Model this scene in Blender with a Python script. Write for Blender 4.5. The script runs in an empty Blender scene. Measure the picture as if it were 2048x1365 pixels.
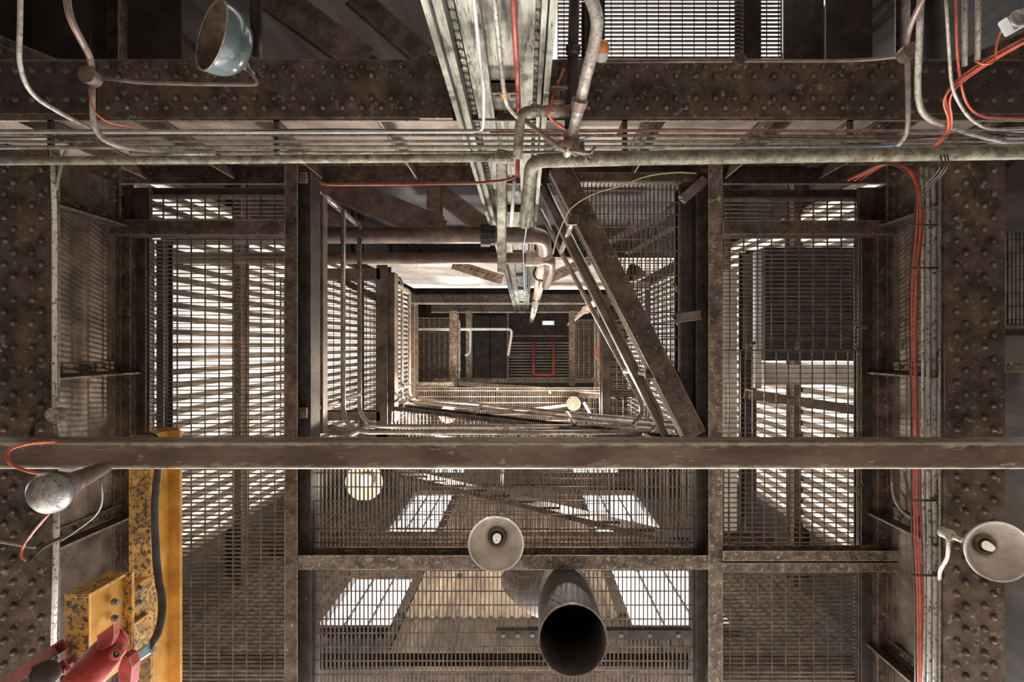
import bpy, math, random
from mathutils import Vector, Matrix
random.seed(7)
C = bpy.context.scene.collection
SC = bpy.context.scene
# ---------------------------------------------------------------- camera: lying on its back, looking straight up the stair well
VX, VY, F, CZ = 1050.0, 690.0, 1150.0, 1.5      # vanishing point and focal length in pixels of a 2048 x 1365 frame
cd = bpy.data.cameras.new('camera'); cam = bpy.data.objects.new('camera', cd); C.objects.link(cam)
cam.location = (0, 0, CZ); cam.rotation_euler = (math.pi, 0, 0)
cd.sensor_width = 36; cd.lens = F / 2048 * 36
cd.shift_x = -(VX - 1024) / 2048; cd.shift_y = (VY - 682.5) / 2048
cd.clip_start = 0.02; cd.clip_end = 200
SC.camera = cam
# ---------------------------------------------------------------- daylight
SKY_UP, SKY_DOWN = 2.9, 0.5
wd = bpy.data.worlds.new('daylight'); SC.world = wd; wd.use_nodes = True
nt = wd.node_tree; N = nt.nodes; L = nt.links
bg = N['Background']
tc = N.new('ShaderNodeTexCoord'); sep = N.new('ShaderNodeSeparateXYZ'); L.new(tc.outputs['Generated'], sep.inputs[0])
ramp = N.new('ShaderNodeValToRGB'); mr = N.new('ShaderNodeMapRange')
mr.inputs['From Min'].default_value = -1; mr.inputs['From Max'].default_value = 1
L.new(sep.outputs['Z'], mr.inputs['Value']); L.new(mr.outputs[0], ramp.inputs[0])
e = ramp.color_ramp.elements
e[0].position = 0.0; e[0].color = (.50, .43, .37, 1)
e[1].position = 0.62; e[1].color = (.98, .99, 1.0, 1)
e2 = e.new(0.40); e2.color = (.55, .48, .42, 1)
L.new(ramp.outputs[0], bg.inputs['Color'])
st = N.new('ShaderNodeValToRGB'); L.new(mr.outputs[0], st.inputs[0])
se = st.color_ramp.elements
se[0].position = 0.36; se[0].color = (SKY_DOWN/3,)*3 + (1,)
se[1].position = 0.60; se[1].color = (SKY_UP/3,)*3 + (1,)
ys = N.new('ShaderNodeMapRange'); ys.inputs['From Min'].default_value = -1; ys.inputs['From Max'].default_value = 1
ys.inputs['From Min'].default_value = -.2; ys.inputs['From Max'].default_value = 1.0; ys.interpolation_type = 'SMOOTHSTEP'
ys.inputs['To Min'].default_value = 0.8; ys.inputs['To Max'].default_value = 2.6
L.new(sep.outputs['Y'], ys.inputs['Value'])
m1 = N.new('ShaderNodeMath'); m1.operation = 'MULTIPLY'; m1.inputs[1].default_value = 3
L.new(st.outputs[0], m1.inputs[0])
m2 = N.new('ShaderNodeMath'); m2.operation = 'MULTIPLY'; L.new(m1.outputs[0], m2.inputs[0]); L.new(ys.outputs[0], m2.inputs[1])
L.new(m2.outputs[0], bg.inputs['Strength'])
SC.view_settings.view_transform = 'Standard'; SC.view_settings.look = 'None'
SC.view_settings.exposure = 0.15; SC.view_settings.gamma = 1.0; SC.view_settings.use_curve_mapping = False
try:
    SC.cycles.max_bounces = 8; SC.cycles.diffuse_bounces = 5; SC.cycles.transmission_bounces = 4
    SC.cycles.use_denoising = True; SC.cycles.sample_clamp_indirect = 6
except Exception: pass

sd = bpy.data.lights.new('sun', 'SUN'); sd.energy = 4.2; sd.angle = math.radians(5); sd.color = (1, .93, .86)
sun = bpy.data.objects.new('sun', sd); C.objects.link(sun)
sun.rotation_euler = Vector((-.10, .93, .33)).to_track_quat('Z', 'Y').to_euler()     # low daylight coming in from the open bay
# ---------------------------------------------------------------- materials
MATS = {}
def metal(name, dark, light, accent=None, sc=9.0, rough=.6, met=.25, bump=.25, acc=.56, accw=.06, trans=0.0, em=None, streak=False, thr=(.38, .66), edge=None, er=.010, scl=None, band=None):
    m = bpy.data.materials.new(name); m.use_nodes = True; n = m.node_tree.nodes; l = m.node_tree.links
    b = n['Principled BSDF']
    g = n.new('ShaderNodeNewGeometry'); mp = n.new('ShaderNodeMapping')
    l.new(g.outputs['Position'], mp.inputs[0])
    if streak: mp.inputs['Scale'].default_value = (1, 1, .12)
    if scl: mp.inputs['Scale'].default_value = scl
    def noise(s, d=8, r=.65):
        t = n.new('ShaderNodeTexNoise'); t.inputs['Scale'].default_value = s; t.inputs['Detail'].default_value = d; t.inputs['Roughness'].default_value = r
        l.new(mp.outputs[0], t.inputs['Vector']); return t
    n1 = noise(sc); r1 = n.new('ShaderNodeMapRange'); r1.inputs['From Min'].default_value = thr[0]; r1.inputs['From Max'].default_value = thr[1]
    l.new(n1.outputs[0], r1.inputs[0])
    mx = n.new('ShaderNodeMix'); mx.data_type = 'RGBA'; mx.inputs[6].default_value = (*dark, 1); mx.inputs[7].default_value = (*light, 1)
    l.new(r1.outputs[0], mx.inputs[0]); col = mx.outputs[2]
    if accent:
        n2 = noise(sc * 2.7, 10, .75); r2 = n.new('ShaderNodeMapRange'); r2.inputs['From Min'].default_value = acc; r2.inputs['From Max'].default_value = acc + accw
        l.new(n2.outputs[0], r2.inputs[0])
        mx2 = n.new('ShaderNodeMix'); mx2.data_type = 'RGBA'; mx2.inputs[7].default_value = (*accent, 1)
        l.new(r2.outputs[0], mx2.inputs[0]); l.new(col, mx2.inputs[6]); col = mx2.outputs[2]
    if band:      # pale worn strips along both long edges of the bar
        sp = n.new('ShaderNodeSeparateXYZ'); l.new(g.outputs['Position'], sp.inputs[0])
        ma = n.new('ShaderNodeMath'); ma.operation = 'SUBTRACT'; ma.inputs[1].default_value = band[0]; l.new(sp.outputs['Y'], ma.inputs[0])
        mb_ = n.new('ShaderNodeMath'); mb_.operation = 'ABSOLUTE'; l.new(ma.outputs[0], mb_.inputs[0])
        n6 = noise(sc * 3.2, 8, .7); mc = n.new('ShaderNodeMath'); mc.operation = 'MULTIPLY_ADD'; mc.inputs[1].default_value = .15; l.new(n6.outputs[0], mc.inputs[0]); l.new(mb_.outputs[0], mc.inputs[2])
        r7 = n.new('ShaderNodeMapRange'); r7.inputs['From Min'].default_value = band[1] + .072; r7.inputs['From Max'].default_value = band[1] + .10; l.new(mc.outputs[0], r7.inputs[0])
        mx7 = n.new('ShaderNodeMix'); mx7.data_type = 'RGBA'; mx7.inputs[7].default_value = (.40, .36, .27, 1); l.new(r7.outputs[0], mx7.inputs[0]); l.new(col, mx7.inputs[6]); col = mx7.outputs[2]
    # large stains: slow variation over the whole piece
    n4 = noise(1.7, 3, .6); r4 = n.new('ShaderNodeMapRange'); r4.inputs['From Min'].default_value = .3; r4.inputs['From Max'].default_value = .7
    r4.inputs['To Min'].default_value = .72; r4.inputs['To Max'].default_value = 1.25; l.new(n4.outputs[0], r4.inputs[0])
    vm = n.new('ShaderNodeVectorMath'); vm.operation = 'SCALE'; l.new(col, vm.inputs[0]); l.new(r4.outputs[0], vm.inputs['Scale']); col = vm.outputs[0]
    if edge:
        bv = n.new('ShaderNodeBevel'); bv.samples = 4; bv.inputs['Radius'].default_value = er
        dt = n.new('ShaderNodeVectorMath'); dt.operation = 'DOT_PRODUCT'; l.new(bv.outputs[0], dt.inputs[0]); l.new(g.outputs['Normal'], dt.inputs[1])
        r5 = n.new('ShaderNodeMapRange'); r5.inputs['From Min'].default_value = .999; r5.inputs['From Max'].default_value = .93; l.new(dt.outputs['Value'], r5.inputs[0])
        n5 = noise(sc * 4, 6, .7); r6 = n.new('ShaderNodeMapRange'); r6.inputs['From Min'].default_value = .34; r6.inputs['From Max'].default_value = .52; l.new(n5.outputs[0], r6.inputs[0])
        mu = n.new('ShaderNodeMath'); mu.operation = 'MULTIPLY'; l.new(r5.outputs[0], mu.inputs[0]); l.new(r6.outputs[0], mu.inputs[1])
        mx5 = n.new('ShaderNodeMix'); mx5.data_type = 'RGBA'; mx5.inputs[7].default_value = (*edge, 1); l.new(mu.outputs[0], mx5.inputs[0]); l.new(col, mx5.inputs[6]); col = mx5.outputs[2]
    l.new(col, b.inputs['Base Color'])
    n3 = noise(sc * 6, 6, .7)
    rr = n.new('ShaderNodeMapRange'); rr.inputs['To Min'].default_value = max(.05, rough - .18); rr.inputs['To Max'].default_value = min(1, rough + .2)
    l.new(n3.outputs[0], rr.inputs[0]); l.new(rr.outputs[0], b.inputs['Roughness'])
    b.inputs['Metallic'].default_value = met
    if bump:
        bp = n.new('ShaderNodeBump'); bp.inputs['Strength'].default_value = bump; bp.inputs['Distance'].default_value = .004
        l.new(n3.outputs[0], bp.inputs['Height']); l.new(bp.outputs[0], b.inputs['Normal'])
    if trans:
        tr = n.new('ShaderNodeBsdfTranslucent'); l.new(col, tr.inputs[0]); ms = n.new('ShaderNodeMixShader'); ms.inputs[0].default_value = trans
        l.new(b.outputs[0], ms.inputs[1]); l.new(tr.outputs[0], ms.inputs[2]); l.new(ms.outputs[0], n['Material Output'].inputs[0])
    if em:
        b.inputs['Emission Color'].default_value = (*em[0], 1); b.inputs['Emission Strength'].default_value = em[1]
    MATS[name] = m; return m
metal('rust', (.045, .029, .022), (.165, .112, .085), (.34, .31, .23), 11, .5, .3, .5, acc=.585, edge=(.42, .36, .29))
metal('rust_pale', (.070, .050, .039), (.24, .185, .148), (.44, .42, .32), 12, .5, .3, .5, acc=.545, edge=(.46, .42, .33))
metal('crossbar', (.085, .052, .040), (.20, .135, .105), (.40, .36, .27), 7, .5, .25, .5, acc=.60, edge=(.50, .46, .36), er=.026, scl=(.35, 1, 1), band=((912 - 690) * 2.9 / 1150, .052))
metal('rust_dark', (.022, .017, .015), (.070, .051, .041), (.17, .15, .12), 9, .55, .3, .4, acc=.61, edge=(.20, .17, .14))
metal('rivet_plate', (.040, .027, .021), (.150, .105, .078), (.31, .28, .19), 8, .40, .35, .5, acc=.57, accw=.09)
metal('web', (.085, .060, .047), (.25, .195, .158), (.36, .32, .26), 5, .45, .25, .3, acc=.61)
metal('web_pale', (.26, .20, .17), (.46, .37, .315), (.56, .49, .42), 4, .5, .1, .2, acc=.62)  # lighter copy of web: window light on the top girder put into colour
metal('column', (.135, .128, .10), (.42, .42, .355), (.065, .050, .040), 14, .5, .15, .5, acc=.525, accw=.08, streak=True)
metal('grating', (.075, .056, .044), (.20, .155, .125), None, 14, .5, .4, 0)
metal('pipe_pale', (.26, .235, .20), (.52, .48, .43), (.12, .09, .07), 22, .42, .2, .4, acc=.55)
metal('conduit_speckled', (.50, .48, .44), (.66, .64, .60), (.09, .07, .055), 16, .42, .1, .4, acc=.545, accw=.03)
metal('pipe_moss', (.115, .095, .066), (.34, .33, .245), (.075, .045, .033), 20, .5, .2, .35, acc=.56)
metal('pipe_brown', (.12, .085, .068), (.27, .20, .165), None, 8, .45, .3, .2)
metal('pipe_white', (.55, .54, .53), (.78, .77, .76), (.30, .26, .22), 14, .4, .0, .15, acc=.62)
metal('pipe_beige', (.50, .40, .33), (.78, .64, .54), (.30, .22, .17), 9, .5, .0, .15, acc=.64)
metal('pipe_red', (.22, .035, .028), (.36, .08, .06), (.10, .04, .03), 14, .45, .0, .2, acc=.58)
metal('rail', (.34, .28, .24), (.64, .55, .48), (.12, .08, .06), 12, .28, .7, .1, acc=.6)
metal('orange', (.46, .085, .045), (.68, .16, .095), None, 20, .4, 0, .1)
metal('cable_dark', (.03, .025, .022), (.08, .065, .055), None, 20, .45, 0, .1)
metal('cable_blue', (.10, .32, .62), (.18, .45, .75), None, 20, .4, 0, 0)
metal('string', (.55, .45, .30), (.7, .6, .42), None, 20, .6, 0, 0)
metal('yellow', (.46, .22, .035), (.74, .39, .09), (.055, .038, .025), 7, .4, .05, .3, acc=.62, accw=.05, edge=(.85, .52, .16), er=.006)
metal('yellow_worn', (.34, .17, .035), (.66, .36, .07), (.045, .032, .022), 16, .45, .1, .6, acc=.50, accw=.05, edge=(.85, .52, .16), er=.006)
metal('red_paint', (.36, .032, .024), (.56, .075, .055), (.12, .08, .07), 18, .45, .05, .4, acc=.57, edge=(.62, .30, .26), er=.005)
metal('red_dark', (.13, .03, .026), (.22, .055, .045), (.04, .03, .03), 12, .5, .1, .3, acc=.6)
metal('enamel', (.075, .10, .108), (.12, .155, .16), None, 3, .12, .0, 0)
metal('shade_inner', (.50, .44, .38), (.80, .74, .67), (.30, .22, .16), 7, .3, .1, .1, acc=.63)
metal('shade_rust', (.07, .045, .032), (.22, .15, .11), (.5, .46, .4), 14, .4, .2, .3, acc=.62)
metal('bulb_white', (.8, .76, .68), (.9, .87, .8), None, 5, .3, 0, 0, em=((1, .93, .8), .25))
metal('bulb_glass', (.22, .20, .18), (.62, .60, .57), (.05, .045, .04), 16, .1, .6, .6, acc=.56)
metal('bulb_lit', (.9, .85, .75), (.9, .85, .75), None, 5, .3, 0, 0, em=((1, .93, .82), 2.2))
metal('socket', (.02, .017, .015), (.05, .04, .035), None, 9, .5, .2, 0)
metal('steel_bolt', (.16, .15, .14), (.38, .36, .34), None, 30, .3, .8, .2)
metal('box_blue', (.16, .30, .36), (.26, .42, .48), (.6, .62, .6), 30, .4, 0, .1, acc=.6)
metal('grey_box', (.42, .42, .40), (.56, .56, .54), None, 12, .5, 0, .1)
metal('sheet_white', (.80, .75, .69), (.92, .88, .83), (.55, .45, .36), 1.2, .6, 0, 0, acc=.66, trans=.40)
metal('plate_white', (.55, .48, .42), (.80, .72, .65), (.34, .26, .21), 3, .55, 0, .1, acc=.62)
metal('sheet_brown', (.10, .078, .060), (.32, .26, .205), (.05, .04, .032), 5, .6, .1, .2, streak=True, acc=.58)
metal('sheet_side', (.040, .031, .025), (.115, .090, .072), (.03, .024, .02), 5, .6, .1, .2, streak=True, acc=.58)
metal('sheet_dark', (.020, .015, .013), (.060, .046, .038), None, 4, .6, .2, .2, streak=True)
metal('pipe_duct', (.055, .048, .043), (.125, .105, .092), (.2, .17, .145), 8, .72, .05, .4, acc=.62)
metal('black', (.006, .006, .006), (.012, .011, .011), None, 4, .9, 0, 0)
metal('orange_cap', (.65, .20, .05), (.8, .3, .09), None, 12, .4, 0, .1)
metal('ink', (.03, .03, .03), (.05, .05, .05), None, 12, .6, 0, 0)
metal('window_lit', (.8, .85, .85), (.85, .9, .9), None, 5, .5, 0, 0, em=((.85, 1, .97), 1.1))
metal('masonry', (.10, .08, .065), (.20, .16, .13), None, 3, .8, 0, 0)
metal('slab_floor', (.12, .10, .085), (.20, .17, .145), None, 3, .8, 0, 0)
metal('yard_ground', (.42, .37, .32), (.55, .49, .43), None, 3, .8, 0, 0)

# ---------------------------------------------------------------- mesh building
def W(px, py, D): return Vector(((px - VX) / F * D, (py - VY) / F * D, CZ + D))
def S(D): return D / F
Z = Vector((0, 0, 1))
class MB:
    def __init__(s): s.v = []; s.f = []; s.sm = []
    def add(s, vs, fs, smooth=False):
        k = len(s.v); s.v += [Vector(p) for p in vs]; s.f += [tuple(i + k for i in f) for f in fs]; s.sm += [smooth] * len(fs)
    def obox(s, o, a, b, c, ra, rb, rc):
        vs = [o + a * x + b * y + c * z for x in ra for y in rb for z in rc]
        s.add(vs, [(0, 1, 3, 2), (4, 6, 7, 5), (0, 4, 5, 1), (2, 3, 7, 6), (0, 2, 6, 4), (1, 5, 7, 3)]); return s
    def box(s, a, b):
        return s.obox(Vector((0, 0, 0)), Vector((1, 0, 0)), Vector((0, 1, 0)), Z, (a[0], b[0]), (a[1], b[1]), (a[2], b[2]))
    def extrude(s, prof, o, u, v, d, l0, l1):
        n = len(prof); vs = [o + u * p[0] + v * p[1] + d * t for t in (l0, l1) for p in prof]
        s.add(vs, [tuple(range(n))[::-1], tuple(range(n, 2 * n))] + [(i, (i + 1) % n, (i + 1) % n + n, i + n) for i in range(n)]); return s
    def tube(s, pts, r, seg=10, cap=True):
        pts = [Vector(p) for p in pts]; n = len(pts); rs = r if isinstance(r, (list, tuple)) else [r] * n
        t0 = (pts[1] - pts[0]).normalized(); up = Z if abs(t0.z) < .9 else Vector((1, 0, 0))
        u = t0.cross(up).normalized(); k = len(s.v); pt = t0
        for i, p in enumerate(pts):
            t = ((pts[min(i + 1, n - 1)] - pts[max(i - 1, 0)])).normalized()
            q = pt.rotation_difference(t); u = (q @ u).normalized(); pt = t; w = t.cross(u)
            for j in range(seg):
                a = 2 * math.pi * j / seg; s.v.append(p + (u * math.cos(a) + w * math.sin(a)) * rs[i])
        for i in range(n - 1):
            for j in range(seg):
                s.f.append((k + i * seg + j, k + i * seg + (j + 1) % seg, k + (i + 1) * seg + (j + 1) % seg, k + (i + 1) * seg + j)); s.sm.append(True)
        if cap:
            s.f.append(tuple(k + j for j in range(seg))[::-1]); s.sm.append(False)
            s.f.append(tuple(k + (n - 1) * seg + j for j in range(seg))); s.sm.append(False)
        return s
    def lathe(s, o, ax, prof, seg=36, smooth=True):
        ax = Vector(ax).normalized(); u = ax.cross(Z if abs(ax.z) < .9 else Vector((1, 0, 0))).normalized(); w = ax.cross(u); k = len(s.v)
        for (r, h) in prof:
            for j in range(seg):
                a = 2 * math.pi * j / seg; s.v.append(o + ax * h + (u * math.cos(a) + w * math.sin(a)) * max(r, 1e-4))
        for i in range(len(prof) - 1):
            for j in range(seg):
                s.f.append((k + i * seg + j, k + i * seg + (j + 1) % seg, k + (i + 1) * seg + (j + 1) % seg, k + (i + 1) * seg + j)); s.sm.append(smooth)
        return s
    def rivet(s, o, nrm, r=.016):
        return s.lathe(o, nrm, [(r, -.001), (r * .97, r * .30), (r * .80, r * .68), (r * .45, r * .95), (0, r * 1.05)], 10)
    def build(s, name, mat, parent=None, origin=None):
        if not s.v: return None
        lo = Vector([min(p[i] for p in s.v) for i in range(3)]); hi = Vector([max(p[i] for p in s.v) for i in range(3)])
        po = parent['_o'] if parent is not None else None
        o = Vector(((lo.x + hi.x) / 2, (lo.y + hi.y) / 2, lo.z))
        me = bpy.data.meshes.new(name); me.from_pydata([p - o for p in s.v], [], s.f); me.polygons.foreach_set('use_smooth', s.sm)
        me.materials.append(MATS[mat]); me.update(); ob = bpy.data.objects.new(name, me); C.objects.link(ob)
        ob['_o'] = tuple(o)
        if parent is not None: ob.parent = parent; ob.location = o - Vector(po)
        else: ob.location = o
        return ob
def tag(o, label, cat, group=None, kind=None):
    if kind: o['kind'] = kind
    if cat: o['category'] = cat; o['label'] = label; o['kind'] = kind or 'thing'
    if group: o['group'] = group
    return o
def root(name, label, cat, at, group=None):
    o = bpy.data.objects.new(name, None); C.objects.link(o); o.location = at; o['_o'] = tuple(at); o.empty_display_size = .1
    return tag(o, label, cat, group)
def single(mb, name, mat, label, cat, group=None): return tag(mb.build(name, mat), label, cat, group)
def struct(mb, name, mat):
    o = mb.build(name, mat); o['kind'] = 'structure'; return o
def smooth(pts, rad=.08, n=5):
    pts = [Vector(p) for p in pts]
    if len(pts) < 3: return pts
    out = [pts[0]]
    for i in range(1, len(pts) - 1):
        a, b, c = pts[i - 1], pts[i], pts[i + 1]; d1 = min(rad, (a - b).length * .48); d2 = min(rad, (c - b).length * .48)
        p, q = b + (a - b).normalized() * d1, b + (c - b).normalized() * d2
        for j in range(n + 1):
            t = j / n; out.append(p * (1 - t) ** 2 + b * 2 * t * (1 - t) + q * t * t)
    out.append(pts[-1]); return out
def wire(lst): return [W(*p) for p in lst]
def pipe(lst, wpx, name, mat, label, cat='pipe', rad=.08, seg=12, group=None, collars=(), D=None, collar_mat=None):
    """A bent tube through (px, py, depth) points, its width given in pixels at its first point."""
    pts = wire(lst); r = wpx * S(D or lst[0][2]) / 2
    if collars:
        rt = root(name, label, cat, pts[0], group); MB().tube(smooth(pts, rad), r, seg).build(name.split('_')[-1] + '_run' if False else 'tube', mat, rt)
        for (x, y, d, x2, y2, d2) in collars:
            a = W(x, y, d); b = W(x2, y2, d2); ax = (b - a).normalized()
            MB().lathe(a, ax, [(r, 0), (r * 1.4, 0), (r * 1.4, r * 1.1), (r * 1.22, r * 1.15), (r * 1.22, r * 1.8), (r, r * 1.8)], 12, False).build('coupling', collar_mat or mat, rt)
        return rt
    return single(MB().tube(smooth(pts, rad), r, seg), name, mat, label, cat, group)
def prof_I(w, h, t=.012):
    a = w / 2; return [(-a, 0), (a, 0), (a, t), (t / 2, t), (t / 2, h - t), (a, h - t), (a, h), (-a, h), (-a, h - t), (-t / 2, h - t), (-t / 2, t), (-a, t)]
def prof_C(w, h, t=.01, side=1):
    a = w / 2; p = [(-a, 0), (a, 0), (a, t), (-a + t, t), (-a + t, h - t), (a, h - t), (a, h), (-a, h)]
    return p if side > 0 else [(-x, y) for x, y in reversed(p)]
def prof_L(w, h, t=.01, side=1):
    a = w / 2; p = [(-a, 0), (a, 0), (a, t), (-a + t, t), (-a + t, h), (-a, h)]
    return p if side > 0 else [(-x, y) for x, y in reversed(p)]
def prof_B(w, h, b=.006):
    a = w / 2; return [(-a + b, 0), (a - b, 0), (a, b), (a, h - b), (a - b, h), (-a + b, h), (-a, h - b), (-a, b)]
def beam_mb(A, B, w, h, prof='I', side=1, mb=None):
    mb = mb or MB(); d = (B - A); l = d.length; d.normalize(); s = Z.cross(d).normalized(); up = d.cross(s)
    if up.z < 0: up = -up
    P = {'I': lambda: prof_I(w, h), 'C': lambda: prof_C(w, h, side=side), 'L': lambda: prof_L(w, h, side=side), 'B': lambda: prof_B(w, h)}[prof]()
    return mb.extrude(P, A, s, up, d, 0, l)
def beam(x0, y0, x1, y1, D, wpx, h, label, mat='rust', prof='I', side=1, D2=None, name='steel_beam', cat='beam', group=None, bolts=0):
    A, B = W(x0, y0, D), W(x1, y1, D2 or D); w = wpx * S(D)
    mb = beam_mb(A, B, w, h, prof, side)
    o = single(mb, name, mat, label, cat, group)
    if bolts:
        d = (B - A).normalized()
        for i in range(bolts):
            p = A + (B - A) * ((i + .5) / bolts)
            MB().lathe(p, -Z, [(.014, 0), (.014, .008), (.006, .008), (.006, .014), (0, .014)], 6, False).build('bolt', 'steel_bolt', o)
    return o
def clip(poly, axis, c):
    xs = []
    n = len(poly)
    for i in range(n):
        a, b = poly[i], poly[(i + 1) % n]; u, v = a[axis], b[axis]
        if (u - c) * (v - c) < 0:
            t = (c - u) / (v - u); xs.append(a[1 - axis] + (b[1 - axis] - a[1 - axis]) * t)
    return (min(xs), max(xs)) if len(xs) >= 2 else None
def grating(poly_px, D, along, label, pitch=.030, cross=.10, depth=.030, t=.005, mat='grating', group=None, ct=.007):
    """Open bar grating filling a convex outline; the bearing bars run along x or along y."""
    P = [((x - VX) * S(D), (y - VY) * S(D)) for x, y in poly_px]; z = CZ + D
    ax = 1 if along == 'x' else 0
    rt = root('steel_grating', label, 'grating', Vector((sum(p[0] for p in P) / len(P), sum(p[1] for p in P) / len(P), z)), group)
    for nm, a, stp, th, z0, z1 in (('bearing_grating', ax, pitch, t, z, z + depth), ('cross_grating', 1 - ax, cross, ct, z + .001, z + .010)):
        mb = MB(); lo = min(p[a] for p in P); hi = max(p[a] for p in P); c = lo + stp * .5
        while c < hi:
            r = clip(P, a, c)
            if r:
                if a == 1: mb.box((r[0], c - th / 2, z0), (r[1], c + th / 2, z1))
                else: mb.box((c - th / 2, r[0], z0), (c + th / 2, r[1], z1))
            c += stp
        mb.build(nm, mat, rt)
    eb = MB(); q = [Vector((p[0], p[1], z)) for p in P]
    for i in range(len(q)):
        a, b = q[i], q[(i + 1) % len(q)]; d = (b - a).normalized(); s = Z.cross(d)
        eb.obox(a, d, s, Z, (0, (b - a).length), (-.003, .003), (0, depth + .004))
    eb.build('edge_trim', mat, rt)
    return rt

# ================================================================= the shell
def wall(name, mat, axis, c, a0, a1, d0, d1, holes=(), th=.02, corr=0.0, per=.08):
    """Upright wall in plane x=c or y=c spanning a0..a1 and depths d0..d1 with rectangular holes (a0,a1,d0,d1); corr: depth of vertical corrugation."""
    us = sorted({a0, a1, *[h[0] for h in holes], *[h[1] for h in holes]}); vs = sorted({d0, d1, *[h[2] for h in holes], *[h[3] for h in holes]})
    mb = MB(); sg = 1 if c > 0 else -1
    for i in range(len(us) - 1):
        for j in range(len(vs) - 1):
            um, vm = (us[i] + us[i + 1]) / 2, (vs[j] + vs[j + 1]) / 2
            if any(h[0] < um < h[1] and h[2] < vm < h[3] for h in holes): continue
            u0, u1, z0, z1 = us[i], us[i + 1], CZ + vs[j], CZ + vs[j + 1]
            n = max(1, int((u1 - u0) / per * 6)) if corr else 1
            pr = []
            for k in range(n + 1):
                u = u0 + (u1 - u0) * k / n; w = c + sg * (corr * .5 * math.sin(2 * math.pi * u / per) if corr else 0); pr.append((u, w))
            full = pr + [(u, w + sg * th) for u, w in reversed(pr)]
            if not corr:
                full = [(u0, c), (u1, c), (u1, c + sg * th), (u0, c + sg * th)]
                ptsA = [Vector((w, u, 0)) if axis == 'x' else Vector((u, w, 0)) for u, w in full]
                mb.add([p + Z * z0 for p in ptsA] + [p + Z * z1 for p in ptsA], [(0, 1, 2, 3), (7, 6, 5, 4)] + [(a, (a + 1) % 4, (a + 1) % 4 + 4, a + 4) for a in range(4)])
            else:
                m = len(pr); P3 = [Vector((w, u, 0)) if axis == 'x' else Vector((u, w, 0)) for u, w in pr]
                mb.add([p + Z * z0 for p in P3] + [p + Z * z1 for p in P3], [(a, a + 1, a + 1 + m, a + m) for a in range(m - 1)], True)
    return struct(mb, name, mat)
WX0, WX1, WYB, WYF = -3.95, 3.75, -3.5, 3.2
TOP = 23.0
# dark sheeting all round with translucent corrugated daylight sheets let into the two long sides
def shadow_ribs(name, c, a0, a1, d0, d1, inward):  # added ribs: dark shading streaks of the corrugated sheets put into shape
    mb = MB(); y = a0
    while y < a1:
        mb.box((min(c, c + inward * .05), y, CZ + d0), (max(c, c + inward * .05), y + .062, CZ + d1)); y += .148
    return struct(mb, name, 'sheet_brown')
lh = [(-1.8, 2.35, 4.6, 21)]
wall('wall_left', 'sheet_dark', 'x', WX0, WYB, WYF, 4.0, TOP, lh)
wall('wall_left_daylight_panel', 'sheet_white', 'x', WX0, -1.8, 2.35, 4.6, 21, (), corr=.05, per=.16)
rh = [(-1.8, 2.35, 4.6, 21)]
shadow_ribs('wall_left_rib_cladding', WX0 + .03, -1.8, 2.35, 4.6, 21, 1)
shadow_ribs('wall_right_rib_cladding', WX1 - .03, -1.8, 2.35, 4.6, 21, -1)
wall('wall_right', 'sheet_dark', 'x', WX1, WYB, WYF, 4.0, TOP, rh)
wall('wall_right_daylight_panel', 'sheet_white', 'x', WX1, -1.8, 2.35, 4.6, 21, (), corr=.05, per=.16)
wall('wall_back', 'sheet_dark', 'y', WYB, WX0, WX1, 4.0, TOP, [(.15, 3.1, 4.7, 9.0)])
HL, HR = (-2.3, -1.5), (1.2, 2.3)
holes = [(*HL, 6.4, 7.9), (*HL, 9.4, 12.3), (*HL, 13.4, 15), (*HR, 6.4, 8.4), (*HR, 9.4, 12.3), (*HR, 13.4, 15), (-3.6, 3.4, 15.0, 19.5)]  # last, wide opening is unseen, added to light the upper well
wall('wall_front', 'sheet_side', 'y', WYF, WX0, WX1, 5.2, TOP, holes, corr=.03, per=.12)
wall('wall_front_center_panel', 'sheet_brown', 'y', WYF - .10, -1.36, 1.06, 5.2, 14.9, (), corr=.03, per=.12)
for x in (-1.42, 1.10):
    single(MB().box((x - .05, WYF - .14, CZ + 5.2), (x + .05, WYF - .02, CZ + 14.9)), 'wall_post', 'rust_dark', 'dark upright post between the brown sheeting and the %s row of bright openings' % ('left' if x < 0 else 'right'), 'post', 'posts beside the brown sheeting')
struct(MB().box((WX0, WYB, CZ + TOP), (WX1, WYF, CZ + TOP + .1)), 'ceiling', 'rust_dark')
for i, (x, y) in enumerate(((WX0, WYF), (WX1, WYF), (WX0, WYB), (WX1, WYB))):
    struct(MB().box((x - .12, y - .12, CZ + 3.9), (x + .12, y + .12, CZ + TOP)), 'trim_%d' % (i + 1), 'rust_dark')
# frames and bars of the openings in the front wall, the added wide one included
k = 0
for (x0, x1, d0, d1) in holes:
    k += 1; fr = MB(); y = WYF - .03
    for (a, b, c_, d_) in ((x0 - .06, x0, d0, d1), (x1, x1 + .06, d0, d1), (x0 - .06, x1 + .06, d0 - .06, d0), (x0 - .06, x1 + .06, d1, d1 + .06)):
        fr.box((a, y - .05, CZ + c_), (b, y + .06, CZ + d_))
    w = struct(fr, 'window_%d' % k, 'rust')
    for i in range(1, 3):
        x = x0 + (x1 - x0) * i / 3
        MB().box((x - .012, y - .02, CZ + d0), (x + .012, y + .01, CZ + d1)).build('window_bar', 'rust', w)
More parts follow.
